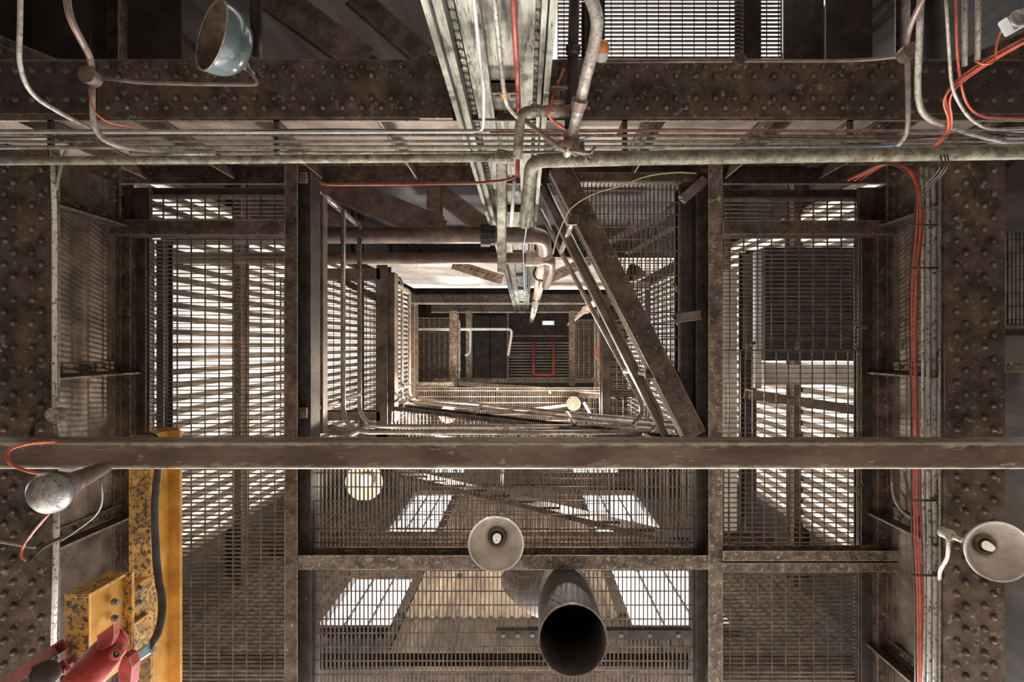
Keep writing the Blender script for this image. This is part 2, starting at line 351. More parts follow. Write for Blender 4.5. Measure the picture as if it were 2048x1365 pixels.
# steel frame lines on the walls
for i, (c, lab) in enumerate(((WX0 + .15, 'left daylight sheets'), (WX1 - .15, 'right daylight sheets'))):
    for j, D in enumerate((5.3, 7.6, 10.2, 13.2, 16.8)):
        single(beam_mb(Vector((c, WYB, CZ + D)), Vector((c, WYF, CZ + D)), .10, .22, 'I'), 'wall_girt', 'rust',
               'brown steel girt across the %s, %s from below' % (lab, ('lowest', 'second', 'third', 'fourth', 'highest')[j]), 'girt', 'girts across the daylight sheets')
for j, D in enumerate((5.1, 8.6, 12.6, 16.6)):
    single(beam_mb(Vector((WX0, WYF - .23, CZ + D)), Vector((WX1, WYF - .23, CZ + D)), .16, .3, 'I'), 'wall_girt', 'rust',
           'dark steel girt across the front wall between window rows, %s from below' % (('lowest', 'second', 'third', 'highest')[j]), 'girt', 'girts across the window wall')
# louvred box on the right wall
m = MB().box(tuple(W(1530, 495, 5.6)), tuple(W(1708, 722, 5.6) + Z * .5))
for q_ in range(9): m.box(tuple(W(1536, 506 + q_ * 24, 5.59)), tuple(W(1702, 512 + q_ * 24, 5.59) + Z * .01))
single(m, 'switch_cabinet', 'rust_dark', 'dark slatted cabinet seen through the upper right grating', 'cabinet')
single(MB().box(tuple(W(1528, 730, 5.6)), tuple(W(1710, 770, 5.6) + Z * .08)), 'wall_board', 'plate_white', 'pale horizontal board just below the dark slatted cabinet behind the right grating', 'board')
single(beam_mb(W(1500, 790, 5.5), W(1722, 822, 5.5), .09, .14, 'C'), 'steel_beam', 'web', 'pale brown beam sloping under the pale board behind the right grating', 'beam')
single(beam_mb(W(1461, 540, 6.0), W(1461, 1062, 6.0), .14, .2, 'B'), 'steel_beam', 'plate_white', 'wide pale bar running down close to the mossy channel behind the right grating', 'beam')
single(beam_mb(W(1517, 505, 5.55), W(1517, 778, 5.55), .065, .06, 'B'), 'steel_beam', 'pipe_white', 'narrow white post beside the dark slatted cabinet behind the right grating', 'post')
single(beam_mb(W(1502, 500, 6.2), W(1502, 1062, 6.2), .12, .2, 'I'), 'steel_beam', 'rust_dark', 'dark bar between the pale bar and the white post behind the right grating', 'beam')
single(beam_mb(W(320, 482, 5.2), W(320, 1060, 5.2), .065, .14, 'I'), 'steel_beam', 'rust_dark', 'dark bar behind the outer edge of the left grating', 'beam')
single(MB().tube(wire([(510, -40, 4.0), (514, 60, 4.1), (516, 112, 4.2)]), .042, 16), 'down_pipe', 'rust_dark', 'dark upright pipe behind the blue enamel lamp', 'pipe')

# ================================================================= riveted plate girders of the bottom storey
def girder(name, label, A, B, wf, z0, z1, nin, stiff, rows, pitch, segs, webmat='web', topflip=True):
    """Built-up plate girder from A to B: flange width wf, depths z0..z1, nin the side facing the well, stiffener positions along it."""
    d = (B - A).normalized(); Lg = (B - A).length; s = nin
    rt = root(name, label, 'girder', A + (B - A) / 2)
    o = Vector((A.x, A.y, CZ))
    t = .02
    for (a, b) in segs:
        fl = MB().obox(o, d, s, Z, (a, b), (-wf / 2, wf / 2), (z0, z0 + t))
        for (off, ph) in rows:
            x = a + pitch * (.4 + ph)
            while x < b - .03:
                fl.rivet(o + d * x + s * off + Z * z0, -Z, .0195); x += pitch
        fl.build('bottom_flange', 'rivet_plate', rt)
    MB().obox(o, d, s, Z, (0, Lg), (-wf / 2 - .012, wf / 2 + .012), (z0 + t, z0 + t + .014)).build('flange_angle', 'rust', rt)
    MB().obox(o, d, s, Z, (0, Lg), (-.008, .008), (z0 + t + .004, z1 - .031)).build('web_plate', webmat, rt)
    for (h0, h1, nm) in ((z0 + .034, z0 + .16, 'lower_angle'), (z1 - .18, z1 - .03, 'upper_angle')):
        m = MB().obox(o, d, s, Z, (0, Lg), (.008, .022), (h0, h1)); x = .06
        while x < Lg:
            m.rivet(o + d * x + s * .022 + Z * (h0 + h1) / 2, s, .0155); x += .115
        m.build(nm, 'rust', rt)
    MB().obox(o, d, s, Z, (0, Lg), (-wf / 2, wf / 2), (z1 - .03, z1)).build('top_flange', 'rust', rt)
    for x in stiff:
        m = MB().obox(o, d, s, Z, (x - .045, x + .045), (.022, .034), (z0 + .034, z1 - .03))
        m.obox(o, d, s, Z, (x + .033, x + .045), (.034, .13), (z0 + .06, z1 - .05))
        h = z0 + .22
        while h < z1 - .2:
            m.rivet(o + d * (x - .012) + s * .034 + Z * h, s, .015); h += .12
        m.build('stiffener', 'rust', rt)
    return rt
GL = (46 - VX) * S(3.25); GR = (1950 - VX) * S(3.25); GT = (177 - VY) * S(3.25)
rows4 = [(-.104, 0), (-.052, .5), (.052, .5), (.104, 0)]
X, Y = Vector((1, 0, 0)), Vector((0, 1, 0))
girder('plate_girder', 'rusty riveted plate girder running down the left edge beside the first yellow hoist beam', Vector((GL, -1.12, 0)), Vector((GL, 2.6, 0)), .34, 3.25, 4.12, X,
       [.27, 1.28, 2.27, 3.2], rows4, .133, [(0.08, 3.7)])
girder('plate_girder', 'rusty riveted plate girder running down the right side behind the conduits and orange cables', Vector((GR, -1.12, 0)), Vector((GR, 2.6, 0)), .34, 3.25, 4.12, -X,
       [.27, 1.28, 2.27, 3.2], rows4, .133, [(0.08, 3.7)])
girder('plate_girder', 'wide riveted plate girder across the top, crossed by the pale column', Vector((-4.2, GT, 0)), Vector((3.8, GT, 0)), .325, 3.25, 4.62, Y,
       [.45, 1.15, 1.85, 2.55, 3.3, 4.05, 5.0, 5.75, 6.5, 7.2], [(-.125, 0), (-.072, .5), (.052, .5), (.105, 0)], .1105,
       [(4.2 + (200 - VX) * S(3.25), 4.2 + (868 - VX) * S(3.25)), (4.2 + (1122 - VX) * S(3.25), 4.2 + (1800 - VX) * S(3.25))], 'web_pale')
# cover strips at the girder joints and the short end pieces in the corners
for (x0, x1, lab) in ((-20, 192, 'left'), (1835, 2090, 'right')):
    m = MB().box(tuple(W(x0, 122, 3.262)), tuple(W(x1, 228, 3.262) + Z * .007))
    for i in range(int((x1 - x0) / 34)):
        m.rivet(W(x0 + 16 + 34 * i, 198, 3.262), -Z, .017); m.rivet(W(x0 + 16 + 34 * i, 140, 3.262), -Z, .017)
    single(m, 'splice_plate', 'rust_dark', 'narrow riveted splice plate in the %s end of the top girder' % lab, 'plate')
single(MB().box(tuple(W(838, 112, 3.22)), tuple(W(905, 236, 3.22) + Z * .028)), 'splice_plate', 'rivet_plate', 'riveted splice plate where the top girder meets the left of the pale column', 'plate')
for i, (x, y) in enumerate(((845, 152), (845, 197), (880, 152), (880, 197))):
    pass
# corner gussets and diagonal struts
def poly_plate(pts, D, th, name, label, mat='rust', rv=(), cat='plate', group=None):
    m = MB(); P = [W(x, y, D) for x, y in pts]; n = len(P)
    m.add(P + [p + Z * th for p in P], [tuple(range(n)), tuple(range(n, 2 * n))[::-1]] + [(i, (i + 1) % n, (i + 1) % n + n, i + n) for i in range(n)])
    for (x, y) in rv: m.rivet(W(x, y, D), -Z, .0155)
    return single(m, name, mat, label, cat, group)
def diag_strut(x0, y0, x1, y1, D, wpx, label, rv=8, mat='rust', h=.2, D2=None):
    A, B = W(x0, y0, D), W(x1, y1, D2 or D); rt = root('diagonal_brace', label, 'brace', A)
    beam_mb(A, B, wpx * S(D), h, 'I').build('strut', mat, rt)
    m = MB(); d = (B - A).normalized(); s = Z.cross(d); m.obox(A, d, s, Z, (0, (B - A).length), (-wpx * S(D) * .22, wpx * S(D) * .22), (-.006, 0))
    n = max(2, int((B - A).length / .12))
    for i in range(n): m.rivet(A + (B - A) * ((i + .5) / n) - Z * .006, -Z, .014)
    m.build('cover_plate', mat, rt); return rt
diag_strut(-60, 80, 178, 178, 3.45, 62, 'dark riveted diagonal brace in the top left corner under the thin grey conduit')
diag_strut(2110, 70, 1850, 182, 3.45, 62, 'riveted diagonal brace in the top right corner carrying the orange cables')
poly_plate([(112, 330), (240, 330), (240, 470), (112, 380)], 3.95, .015, 'gusset_plate', 'riveted gusset plate in the corner between the left girder and the top girder', 'rust',
           [(130, 345), (152, 352), (172, 345), (190, 352), (212, 345), (135, 372), (158, 385), (182, 398), (206, 410), (224, 424), (228, 350), (228, 375), (228, 400)])
poly_plate([(1775, 330), (1830, 330), (1830, 400), (1775, 455)], 3.95, .015, 'gusset_plate', 'riveted gusset plate in the corner between the right girder and the top girder', 'rust',
           [(1788, 345), (1806, 350), (1822, 345), (1788, 370), (1806, 376), (1822, 382), (1788, 400), (1806, 404), (1790, 428)])

# ================================================================= the pale riveted column
def colx(px): return (px - VX) * S(2.08)
FY = -1.25
z0, z1 = CZ + 1.3, CZ + 22.9
cr = root('riveted_column', 'tall pale green riveted column rising past the crossing pipes to the roof', 'column', Vector((colx(980), FY, z0)))
cb = lambda a, b, y0, y1, nm, mt='column', zz=(z0, z1): MB().box((colx(a), y0, zz[0]), (colx(b), y1, zz[1])).build(nm, mt, cr)
cb(852, 1112, FY - .34, FY - .10, 'core')
cb(944, 1042, FY - .10, FY - .085, 'web_plate')
cb(905, 955, FY - .10, FY - .035, 'channel'); cb(1030, 1072, FY - .10, FY - .035, 'channel')
cb(848, 862, FY - .10, FY + .045, 'flange_strip'); cb(864, 884, FY - .10, FY + .01, 'flange_strip')
cb(1084, 1096, FY - .10, FY + .01, 'flange_strip'); cb(1099, 1114, FY - .10, FY + .045, 'flange_strip')
for (cx, side) in ((894, 'left'), (1078, 'right')):
    m = MB().box((colx(cx - 8), FY - .10, z0), (colx(cx + 5), FY - .06, z1)); zz = z0 + .05; i = 0
    while zz < CZ + 13:
        m.rivet(Vector((colx(cx - 2), FY - .06, zz)), Y, .014); zz += .075
    m.build('rivet_strip', 'column', cr)
for dd in (2.90, 5.5, 8.1, 10.7, 13.3):
    m = MB().box((colx(957), FY - .085, CZ + dd), (colx(1030), FY - .02, CZ + dd + .012))
    m.box((colx(957), FY - .085, CZ + dd), (colx(1030), FY - .07, CZ + dd + .2))
    for a in (970, 1015):
        for b in (.06, .14): m.rivet(Vector((colx(a), FY - .07, CZ + dd + b)), Y, .014)
    m.build('diaphragm', 'rust', cr)

# ================================================================= first platform: framing
D1 = 4.02
beam(582, 325, 582, 1420, 3.95, 26, .16, 'long rusty channel left of the well, running past the front crossbar', 'rust', 'C', -1)
beam(611, 345, 611, 1420, 4.05, 22, .18, 'dark channel just inside the long left channel at the well edge', 'rust_dark', 'C', 1)
single(MB().box(tuple(W(631, 392, 4.3)), tuple(W(646, 868, 4.3) + Z * .10)), 'toe_plate', 'web', 'flat greyish toe plate standing along the left edge of the well', 'plate')
beam(1431, 325, 1431, 1420, 3.95, 28, .16, 'long mossy rusted channel right of the well', 'rust_pale', 'C', 1)
beam(1402, 345, 1402, 1420, 4.05, 20, .18, 'dark channel just inside the long mossy channel at the well edge', 'rust_dark', 'C', -1)
beam(1382, 372, 1382, 872, 4.12, 44, .14, 'dark wide bar between the triangular grating and the right channels', 'rust_dark', 'I')
beam(597, 1126, 1420, 1126, 3.93, 28, .17, 'mottled cross beam behind the large hanging lamp', 'rust_pale', 'C', -1, bolts=0)
beam(178, 455, 570, 455, 3.92, 30, .12, 'short cross beam left of the well above the left grating', 'rust', 'C', -1)
beam(1446, 455, 1826, 455, 3.92, 28, .12, 'short cross beam right of the well above the right grating', 'rust', 'C', -1)
beam(1446, 1113, 1826, 1113, 3.90, 20, .12, 'upper one of the paired cross beams below the right grating', 'rust_pale', 'C', -1)
beam(1446, 1136, 1814, 1136, 3.90, 18, .12, 'lower one of the paired cross beams below the right grating', 'rust_pale', 'C', 1)
beam(251, 468, 251, 1420, 4.0, 20, .12, 'narrow upright-looking channel beside the left girder web', 'rust', 'C', 1)
beam(277, 475, 277, 1420, 4.06, 28, .10, 'dark bar along the outer edge of the left grating', 'rust_dark', 'I')
beam(1765, 465, 1765, 1420, 4.0, 20, .12, 'narrow channel beside the right girder web', 'rust', 'C', -1)
beam(1738, 475, 1738, 1420, 4.06, 30, .10, 'dark bar along the outer edge of the right grating', 'rust_dark', 'I')
beam(1448, 387, 1790, 387, 4.15, 16, .12, 'dark bar across the top end of the right grating', 'rust_dark', 'C', -1)
beam(240, 383, 570, 383, 4.15, 14, .12, 'dark bar across the top end of the left grating', 'rust_dark', 'C', -1)
beam(1130, 354, 1400, 354, 4.06, 18, .14, 'rusty bar along the top edge of the triangular grating', 'rust', 'C', -1)
beam(1118, 332, 1392, 872, 4.0, 44, .16, 'wide rusty diagonal beam across the right of the well', 'rust', 'I')
beam(1102, 345, 1366, 872, 4.1, 10, .14, 'thin pale angle bar lying along the inside of the diagonal beam', 'pipe_beige', 'L', name='angle_bar')
beam(1082, 372, 1332, 872, 4.5, 13, .10, 'pale toe plate along the diagonal platform edge', 'web', 'B', name='toe_plate', cat='plate')
beam(1412, 358, 1366, 398, 4.0, 20, .06, 'short brown stay across the top right corner of the triangular grating', 'pipe_brown', 'B', name='corner_stay')
beam(1357, 636, 1402, 630, 3.95, 20, .05, 'short wooden-looking block fixed to the dark wide bar', 'pipe_brown', 'B', name='timber_block', cat='block')
beam(1190, 105, 1190, -40, 4.6, 40, .3, 'dark upright beam behind the large bent pipe at the top', 'rust_dark', 'I')
beam(1504, 118, 1504, -40, 4.8, 36, .2, 'dark beam dividing the bright grating at the top', 'rust_dark', 'I')
for (x0, y0, x1, y1, w_, D, lab) in (
        (520, -30, 730, 122, 60, 5.2, 'broad pale diagonal brace behind the blue enamel lamp'),
        (690, -30, 850, 112, 40, 5.4, 'narrower pale diagonal brace left of the column top'),
        (640, 362, 880, 458, 52, 5.6, 'broad diagonal brace above the thick brown pipe'),
        (860, 368, 968, 452, 34, 6.2, 'short diagonal brace beside the column above the thick pipe'),
        (640, 430, 780, 470, 22, 5.9, 'thin pale diagonal brace low in the left corner of the well')):
    A, B = W(x0, y0, D), W(x1, y1, D)
    rt = root('diagonal_brace', lab, 'brace', A)
    m = beam_mb(A, B, w_ * S(D), .2, 'I')
    for i in range(7): m.rivet(A + (B - A) * ((i + .5) / 7), -Z, .016)
    m.build('strut', 'pipe_brown', rt)
beam(866, 372, 866, 455, 6.0, 26, .25, 'short upright post between the two diagonal braces', 'pipe_brown', 'I')
beam(1003, 315, 1003, 545, 3.2, 22, .06, 'mossy flat bar hanging in front of the column below the coupling', 'pipe_moss', 'B', D2=4.2, name='hanger_bar', cat='bar')
for (x0, y0, x1, y1, w_, D, lab) in ((1215, 486, 1372, 408, 12, 5.6, 'upper'), (1255, 508, 1372, 442, 8, 6.0, 'lower')):
    single(beam_mb(W(x0, y0, D), W(x1, y1, D), w_ * S(D), .12, 'L'), 'angle_brace', 'web_pale', '%s of two bright slanting angle braces seen through the triangular grating' % lab, 'brace')
# dark upper plates in the top corners
for (x0, x1, D, lab) in ((255, 362, 4.9, 'dark upright plate left of the blue enamel lamp'), (30, 180, 4.6, 'dark scratched plate in the top left corner'),
                         (1652, 1745, 4.9, 'dark upright plate right of the bright grating'), (1567, 1648, 5.3, 'narrow dark plate beside the bright grating')):
    m = MB().box(tuple(W(x0, -60, D)), tuple(W(x1, 150, D) + Z * .02))
    single(m, 'steel_plate', 'sheet_dark' if D < 5 else 'rust_dark', lab, 'plate')

# ================================================================= first platform: gratings
grating([(284, 392), (570, 392), (570, 1420), (284, 1420)], 4.12, 'x', 'tall bar grating left of the well, partly behind the yellow beam')
grating([(1446, 396), (1725, 396), (1725, 700), (1446, 700)], 4.12, 'x', 'upper part of the bar grating right of the well with lit bar edges')
grating([(1446, 702), (1725, 702), (1725, 1100), (1446, 1100)], 4.14, 'x', 'finer meshed grating right of the well crossing the front crossbar', pitch=.036, cross=.086, depth=.02, t=.004)
grating([(1446, 1148), (1725, 1148), (1725, 1420), (1446, 1420)], 4.12, 'x', 'dark bar grating in the bottom right below the paired cross beams')
grating([(622, 905), (1394, 905), (1394, 1108), (622, 1108)], 4.12, 'y', 'bar grating between the front crossbar and the hanging lamp beam')
grating([(622, 1142), (1394, 1142), (1394, 1420), (622, 1420)], 4.12, 'y', 'bar grating at the bottom around the large open duct')
grating([(1138, 368), (1360, 368), (1360, 868), (1388, 868)][:3] + [(1385, 800)], 4.14, 'y', 'triangular bar grating between the diagonal beam and the dark bar', pitch=.03, cross=.088)
grating([(1116, -40), (1486, -40), (1486, 116), (1116, 116)], 4.85, 'x', 'bright backlit bar grating at the top behind the bent pipe', pitch=.035, t=.008)
grating([(1522, -40), (1564, -40), (1564, 116), (1522, 116)], 4.85, 'x', 'narrow backlit strip of grating right of the dark dividing beam', pitch=.035, t=.008)
grating([(2013, 466), (2100, 466), (2100, 650), (2013, 650)], 4.3, 'y', 'dark grating at the far right edge beyond the right girder')
beam(2010, 735, 2120, 735, 4.0, 20, .1, 'pale cross bar at the far right edge behind the right girder', 'rust_pale', 'C')
beam(2010, 665, 2120, 665, 4.2, 14, .1, 'thin dark cross bar at the far right edge under the small grating', 'rust_dark', 'C')

# ================================================================= guard rails
def guard(name, label, runs, posts, r=.021, mat='rail', rad=.22, group=None):
    a = W(*runs[0][0]); rt = root(name, label, 'railing', a, group)
    for i, rn in enumerate(runs): MB().tube(smooth(wire(rn), rad, 8), r, 10).build('rail_tube', mat, rt)
    for (p, q) in posts:
        A, B = W(*p), W(*q); po = MB().tube([A, B], r * 1.05, 10).build('post', mat, rt)
        d = (B - A).normalized()
        MB().box((A.x - .035, A.y - .035, A.z - .01), (A.x + .035, A.y + .035, A.z + .01)).build('base_plate', 'rust', po)
    return rt
guard('guard_rail', 'pipe guard rail along the left and lower edges of the well with rounded corners',
      [[(719, 452, 5.25), (719, 853, 5.25), (1000, 854, 5.25), (1262, 853, 5.25)], [(686, 420, 4.72), (686, 864, 4.72), (1000, 866, 4.72), (1300, 864, 4.72)]],
      [((604, 826, 4.0), (719, 789, 5.25)), ((604, 356, 4.0), (719, 452, 5.25)), ((640, 905, 4.05), (741, 851, 5.25)), ((1003, 898, 4.05), (1014, 852, 5.25)), ((1330, 900, 4.05), (1262, 852, 5.25))])
guard('guard_rail', 'pipe guard rail along the diagonal beam right of the well',
      [[(1080, 420, 5.2), (1122, 505, 5.2), (1250, 742, 5.2), (1292, 822, 5.2), (1262, 853, 5.2)], [(1088, 368, 4.6), (1290, 770, 4.6), (1332, 846, 4.6), (1300, 862, 4.6)]],
      [((1146, 440, 4.0), (1122, 505, 5.2)), ((1300, 748, 4.1), (1250, 742, 5.2))])

# ================================================================= stair flights rising from right to left
def flight(xr, Dr, xl, Dl, y0, y1, n, label, group='stair flights'):
    rt = root('stair_flight', label, 'stairs', Vector(((xr + xl) / 2, y0, CZ + Dr)), group)
    A0, B0 = Vector((xr, y0, CZ + Dr)), Vector((xl, y0, CZ + Dl))
    for yy in (y0, y1):
        A, B = A0.copy(), B0.copy(); A.y = B.y = yy; bm_ = beam_mb(A, B, .05, .2, 'C', 1 if yy == y0 else -1)
        for i in range(n): bm_.rivet(A + (B - A) * ((i + .5) / n) - Vector((0, .028 if yy == y0 else -.028, -.1)), Vector((0, -1 if yy == y0 else 1, 0)), .014)
        bm_.build('stringer', 'rust', rt)
    for i in range(n):
        p = A0 + (B0 - A0) * ((i + .5) / n); t_ = MB()
        for k_ in range(6): t_.box((p.x - .11 + k_ * .042, y0 + .03, p.z + .05), (p.x - .105 + k_ * .042, y1 - .03, p.z + .08))
        t_.box((p.x - .12, y0 + .03, p.z + .05), (p.x + .115, y0 + .036, p.z + .085)); t_.box((p.x - .12, y1 - .036, p.z + .05), (p.x + .115, y1 - .03, p.z + .085))
        t_.build('tread_grating', 'grating', rt)
    return rt
def handrail(xr, Dr, xl, Dl, y, label, group='stair handrails'):
    rt = root('stair_handrail', label, 'handrail', Vector((xr, y, CZ + Dr)), group)
    A, B = Vector((xr, y, CZ + Dr)), Vector((xl, y, CZ + Dl))
    for h in (1.05, .62): MB().tube([A + Z * h, B + Z * h], .021, 10).build('rail_tube', 'rail', rt)
    for t_ in (.04, .35, .66, .97):
        p = A + (B - A) * t_; MB().tube([p + Z * .1, p + Z * 1.05], .02, 8).build('post', 'rail', rt)
    return rt
flight(1.55, 4.15, -1.6, 6.9, .76, 1.55, 13, 'grated stair flight rising from the first platform to the second')
handrail(1.55, 4.15, -1.6, 6.9, .73, 'sloping twin handrail of the lowest stair flight just above the front crossbar')
flight(1.45, 9.2, -1.5, 11.4, .85, 1.6, 12, 'grated stair flight high up between the third and fourth platforms')
handrail(1.45, 8.6, -1.5, 11.2, .80, 'sloping twin handrail high up, nearly level across the middle')

# ================================================================= second platform
g2 = 'second platform framing'
beam(764, 530, 764, 905, 6.9, 22, .2, 'brown beam left of the small bright well of the second platform', 'web', 'C', -1)
beam(783, 545, 783, 845, 7.0, 12, .2, 'narrow pale beam right beside the brown second platform beam', 'web', 'C', 1)
beam(640, 548, 760, 548, 6.9, 22, .2, 'brown cross beam above the brightly lit second platform grating', 'web', 'C', -1)
beam(640, 833, 760, 833, 6.9, 18, .2, 'brown cross beam near the bottom of the lit second platform grating', 'pipe_brown', 'C', -1)
beam(600, 520, 760, 600, 7.1, 12, .1, 'thin diagonal bar over the upper corner of the lit left grating', 'pipe_brown', 'L', name='angle_bar')
grating([(560, 558), (752, 558), (752, 905), (560, 905)], 7.0, 'x', 'brightly backlit grating of the second platform left of the well', mat='web')
grating([(1222, 520), (1440, 520), (1440, 905), (1222, 905)], 7.0, 'x', 'second platform grating right of the well behind the diagonal beam')
grating([(1150, 440), (1440, 440), (1440, 515), (1150, 515)], 7.0, 'y', 'second platform grating in the upper right behind the triangular grating')
grating([(792, 868), (1220, 868), (1220, 1060), (792, 1060)], 7.0, 'y', 'second platform grating below the well, mostly behind the front crossbar')
beam(1212, 595, 1212, 905, 7.0, 16, .22, 'brown beam right of the second platform well', 'web', 'C', 1)
beam(1220, 788, 1300, 788, 7.0, 14, .2, 'short brown cross beam between the right second platform gratings', 'pipe_brown', 'C', 1)
beam(640, 860, 1240, 915, 6.9, 14, .12, 'bolted brown bar sloping just above the front crossbar', 'pipe_brown', 'C', 1)
guard('guard_rail', 'pipe guard rail of the second platform with rounded top beside the narrow pale beam',
      [[(786, 556, 8.0), (804, 556, 8.0), (804, 802, 8.0), (826, 806, 8.0)], [(790, 572, 8.3), (819, 578, 8.3), (819, 795, 8.3), (840, 800, 8.3)]],
      [((774, 787, 7.0), (819, 770, 8.2)), ((773, 556, 7.0), (819, 586, 8.2))], rad=.12)

# ================================================================= third platform and above
# long twin riveted crossbeams with the white plate wall above the pipes
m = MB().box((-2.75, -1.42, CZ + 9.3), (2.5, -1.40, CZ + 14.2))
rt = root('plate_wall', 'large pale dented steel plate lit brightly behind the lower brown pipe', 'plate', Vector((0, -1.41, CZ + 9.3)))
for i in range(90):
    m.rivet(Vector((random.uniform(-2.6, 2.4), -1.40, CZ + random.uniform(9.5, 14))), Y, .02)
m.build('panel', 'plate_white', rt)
for (x0, y0, x1, y1, lab) in ((905, 528, 1005, 560, 'left bolted angle brace on the pale plate beside the column'), (1100, 556, 1180, 520, 'right bolted angle brace on the pale plate behind the pipes')):
    A, B = W(x0, y0, 9.2), W(x1, y1, 9.2); r2 = root('angle_brace', lab, 'brace', A)
    m = beam_mb(A, B, .16, .14, 'L')
    for i in range(9): m.rivet(A + (B - A) * ((i + .5) / 9) , -Z, .018)
    m.build('angle_bar', 'pipe_brown', r2)
for (y, D, lab) in ((597, 17.6, 'lower'), (617, 22.1, 'upper')):
    A = Vector((-3.6, (y - VY) * S(D), CZ + D)); B = Vector((2.9, (y - VY) * S(D), CZ + D)); r2 = root('riveted_crossbeam', 'distant %s mossy riveted crossbeam passing behind the column' % lab, 'beam', A)
    m = beam_mb(A, B, 16 * S(D), .35, 'I'); x = .1
    while x < 6.4:
        m.rivet(A + X * x + Y * .07, -Z, .028); m.rivet(A + X * (x + .1) - Y * .07, -Z, .028); x += .2
    m.build('beam_body', 'rust_pale', r2)
    MB().box((A.x, A.y + .13, A.z - .02), (B.x, A.y + .18, A.z + .06)).build('lit_edge', 'plate_white', r2)  # white strip: light along the beam's edge put into its colour
D3 = 9.3
beam(822, 608, 822, 875, D3, 14, .3, 'dark brown beam left of the third platform well', 'rust', 'I')
beam(833, 770, 905, 770, D3 * 1.05, 9, .2, 'short mossy cross beam left of the third platform well', 'rust_pale', 'I')
grating([(740, 620), (812, 620), (812, 900), (740, 900)], D3, 'x', 'narrow bright grating strip of the third platform beyond the second rail')
grating([(832, 636), (900, 636), (900, 765), (832, 765)], 11.0, 'x', 'dim grating of the upper platform left of the mossy beam')
grating([(833, 776), (1204, 776), (1204, 880), (833, 880)], 9.6, 'y', 'pale lined grating of the third platform below the high handrail', pitch=.03, cross=.1, mat='web_pale', ct=.014)
grating([(1152, 640), (1204, 640), (1204, 765), (1152, 765)], 11.0, 'x', 'dim grating of the upper platform right of the roof grille')
grating([(1215, 640), (1300, 640), (1300, 880), (1215, 880)], D3, 'x', 'grating of the third platform right of the well behind the rails')
for (xs, D, lab) in ((906, 11.2, 'mossy pale beam left of the roof opening'), (937, 14.0, 'thin mossy beam beside the dark roof doors'), (1145, 14.0, 'thin mossy beam right of the roof grille')):
    beam(xs, 622, xs, 872 if xs == 906 else 772, D, 15 if xs == 906 else 10, .35, lab, 'rust_pale', 'I')
beam(866, 762, 1205, 762, 14.2, 8, .3, 'thin mossy cross beam under the dark roof doors', 'rust_pale', 'I')
guard('guard_rail', 'thin pipe rail high up beside the mossy pale beam',
      [[(908, 640, 12.4), (919, 640, 12.4), (919, 756, 12.4), (910, 760, 12.4)], [(908, 634, 12.8), (915, 634, 12.8), (915, 748, 12.8)]], [((908, 750, 11.3), (919, 745, 12.4))], rad=.12)
guard('guard_rail', 'thin pipe rail high up on the right beside the red lamp',
      [[(1190, 620, 12.0), (1190, 786, 12.0), (1176, 792, 12.0)], [(1196, 620, 11.6), (1196, 786, 11.6), (1182, 792, 11.6)]], [((1204, 768, 11), (1186, 756, 12.2))], rad=.2)
pipe([(833, 659, 12.6), (905, 659, 12.6), (1023, 659, 12.6), (1023, 672, 12.6), (1016, 712, 12.6)], 5, 'roof_pipe', 'pipe_white', 'thin white pipe crossing high up below the roof with a bend', rad=.1)
pipe([(935, 659, 12.7), (941, 662, 12.7), (940, 708, 12.7), (930, 711, 12.7)], 4, 'roof_pipe', 'pipe_white', 'thin white drop pipe bending beside the dark roof doors', rad=.1)
# roof level details
D5 = 22.6
dr = root('roof_hatch', 'pair of dark hatch doors under the roof', 'hatch', W(985, 640, D5))
for (a, b) in ((948, 979), (981, 1012)): MB().box(tuple(W(a, 632, D5)), tuple(W(b, 758, D5) + Z * .05)).build('door_leaf', 'sheet_dark', dr)
MB().box(tuple(W(1013, 625, D5 - .1)), tuple(W(1018, 765, D5 - .1) + Z * .15)).build('hatch_frame', 'pipe_brown', dr)
gr = root('roof_grille', 'roof grille of pale bars with red edging under the roof', 'grille', W(1080, 720, D5))
for i in range(13): MB().box(tuple(W(1020, 686 + i * 5.8, D5)), tuple(W(1140, 687 + i * 5.8, D5) + Z * .03)).build('bar', 'plate_white', gr)
MB().box(tuple(W(1018, 680, D5 - .05)), tuple(W(1142, 763, D5 - .05) + Z * .02)) 
MB().box(tuple(W(1018, 713, D5 - .06)), tuple(W(1142, 717, D5 - .06) + Z * .06)).build('cross_bar', 'pipe_brown', gr)
MB().box(tuple(W(1018, 671, D5 - .06)), tuple(W(1142, 674, D5 - .06) + Z * .06)).build('cross_bar', 'web', gr)
rd = MB(); rd.tube(smooth(wire([(1067, 684, D5 - .2), (1067, 750, D5 - .2), (1107, 750, D5 - .2), (1107, 684, D5 - .2)]), .05), .05, 8); rd.build('red_frame', 'orange', gr)
MB().box(tuple(W(1085, 686, D5 + .5)), tuple(W(1105, 745, D5 + .5) + Z * .03)).build('backing_panel', 'plate_white', gr)
wl = root('roof_light', 'small framed white light panel under the roof above the grille', 'light', W(1097, 646, 22.8))
MB().box(tuple(W(1084, 641.5, 22.85)), tuple(W(1109, 651, 22.85) + Z * .04)).build('housing', 'grey_box', wl)
MB().box(tuple(W(1086, 643, 22.82)), tuple(W(1107, 649.5, 22.82) + Z * .02)).build('diffuser', 'window_lit', wl)
MB().lathe(W(1194, 704, 11.5), -Y, [(0, 0), (.03, .02), (.05, .1), (.05, .26), (.03, .34), (0, .36)], 14)
rl = root('signal_lamp', 'small red elongated lamp high up on the right rail', 'lamp', W(1194, 706, 11.4))
MB().tube(wire([(1194, 693, 11.4), (1194, 694, 11.4), (1194, 705, 11.4), (1194, 715, 11.4), (1194, 716, 11.4)]), [.01, .03, .038, .03, .01], 12).build('lens', 'orange', rl)
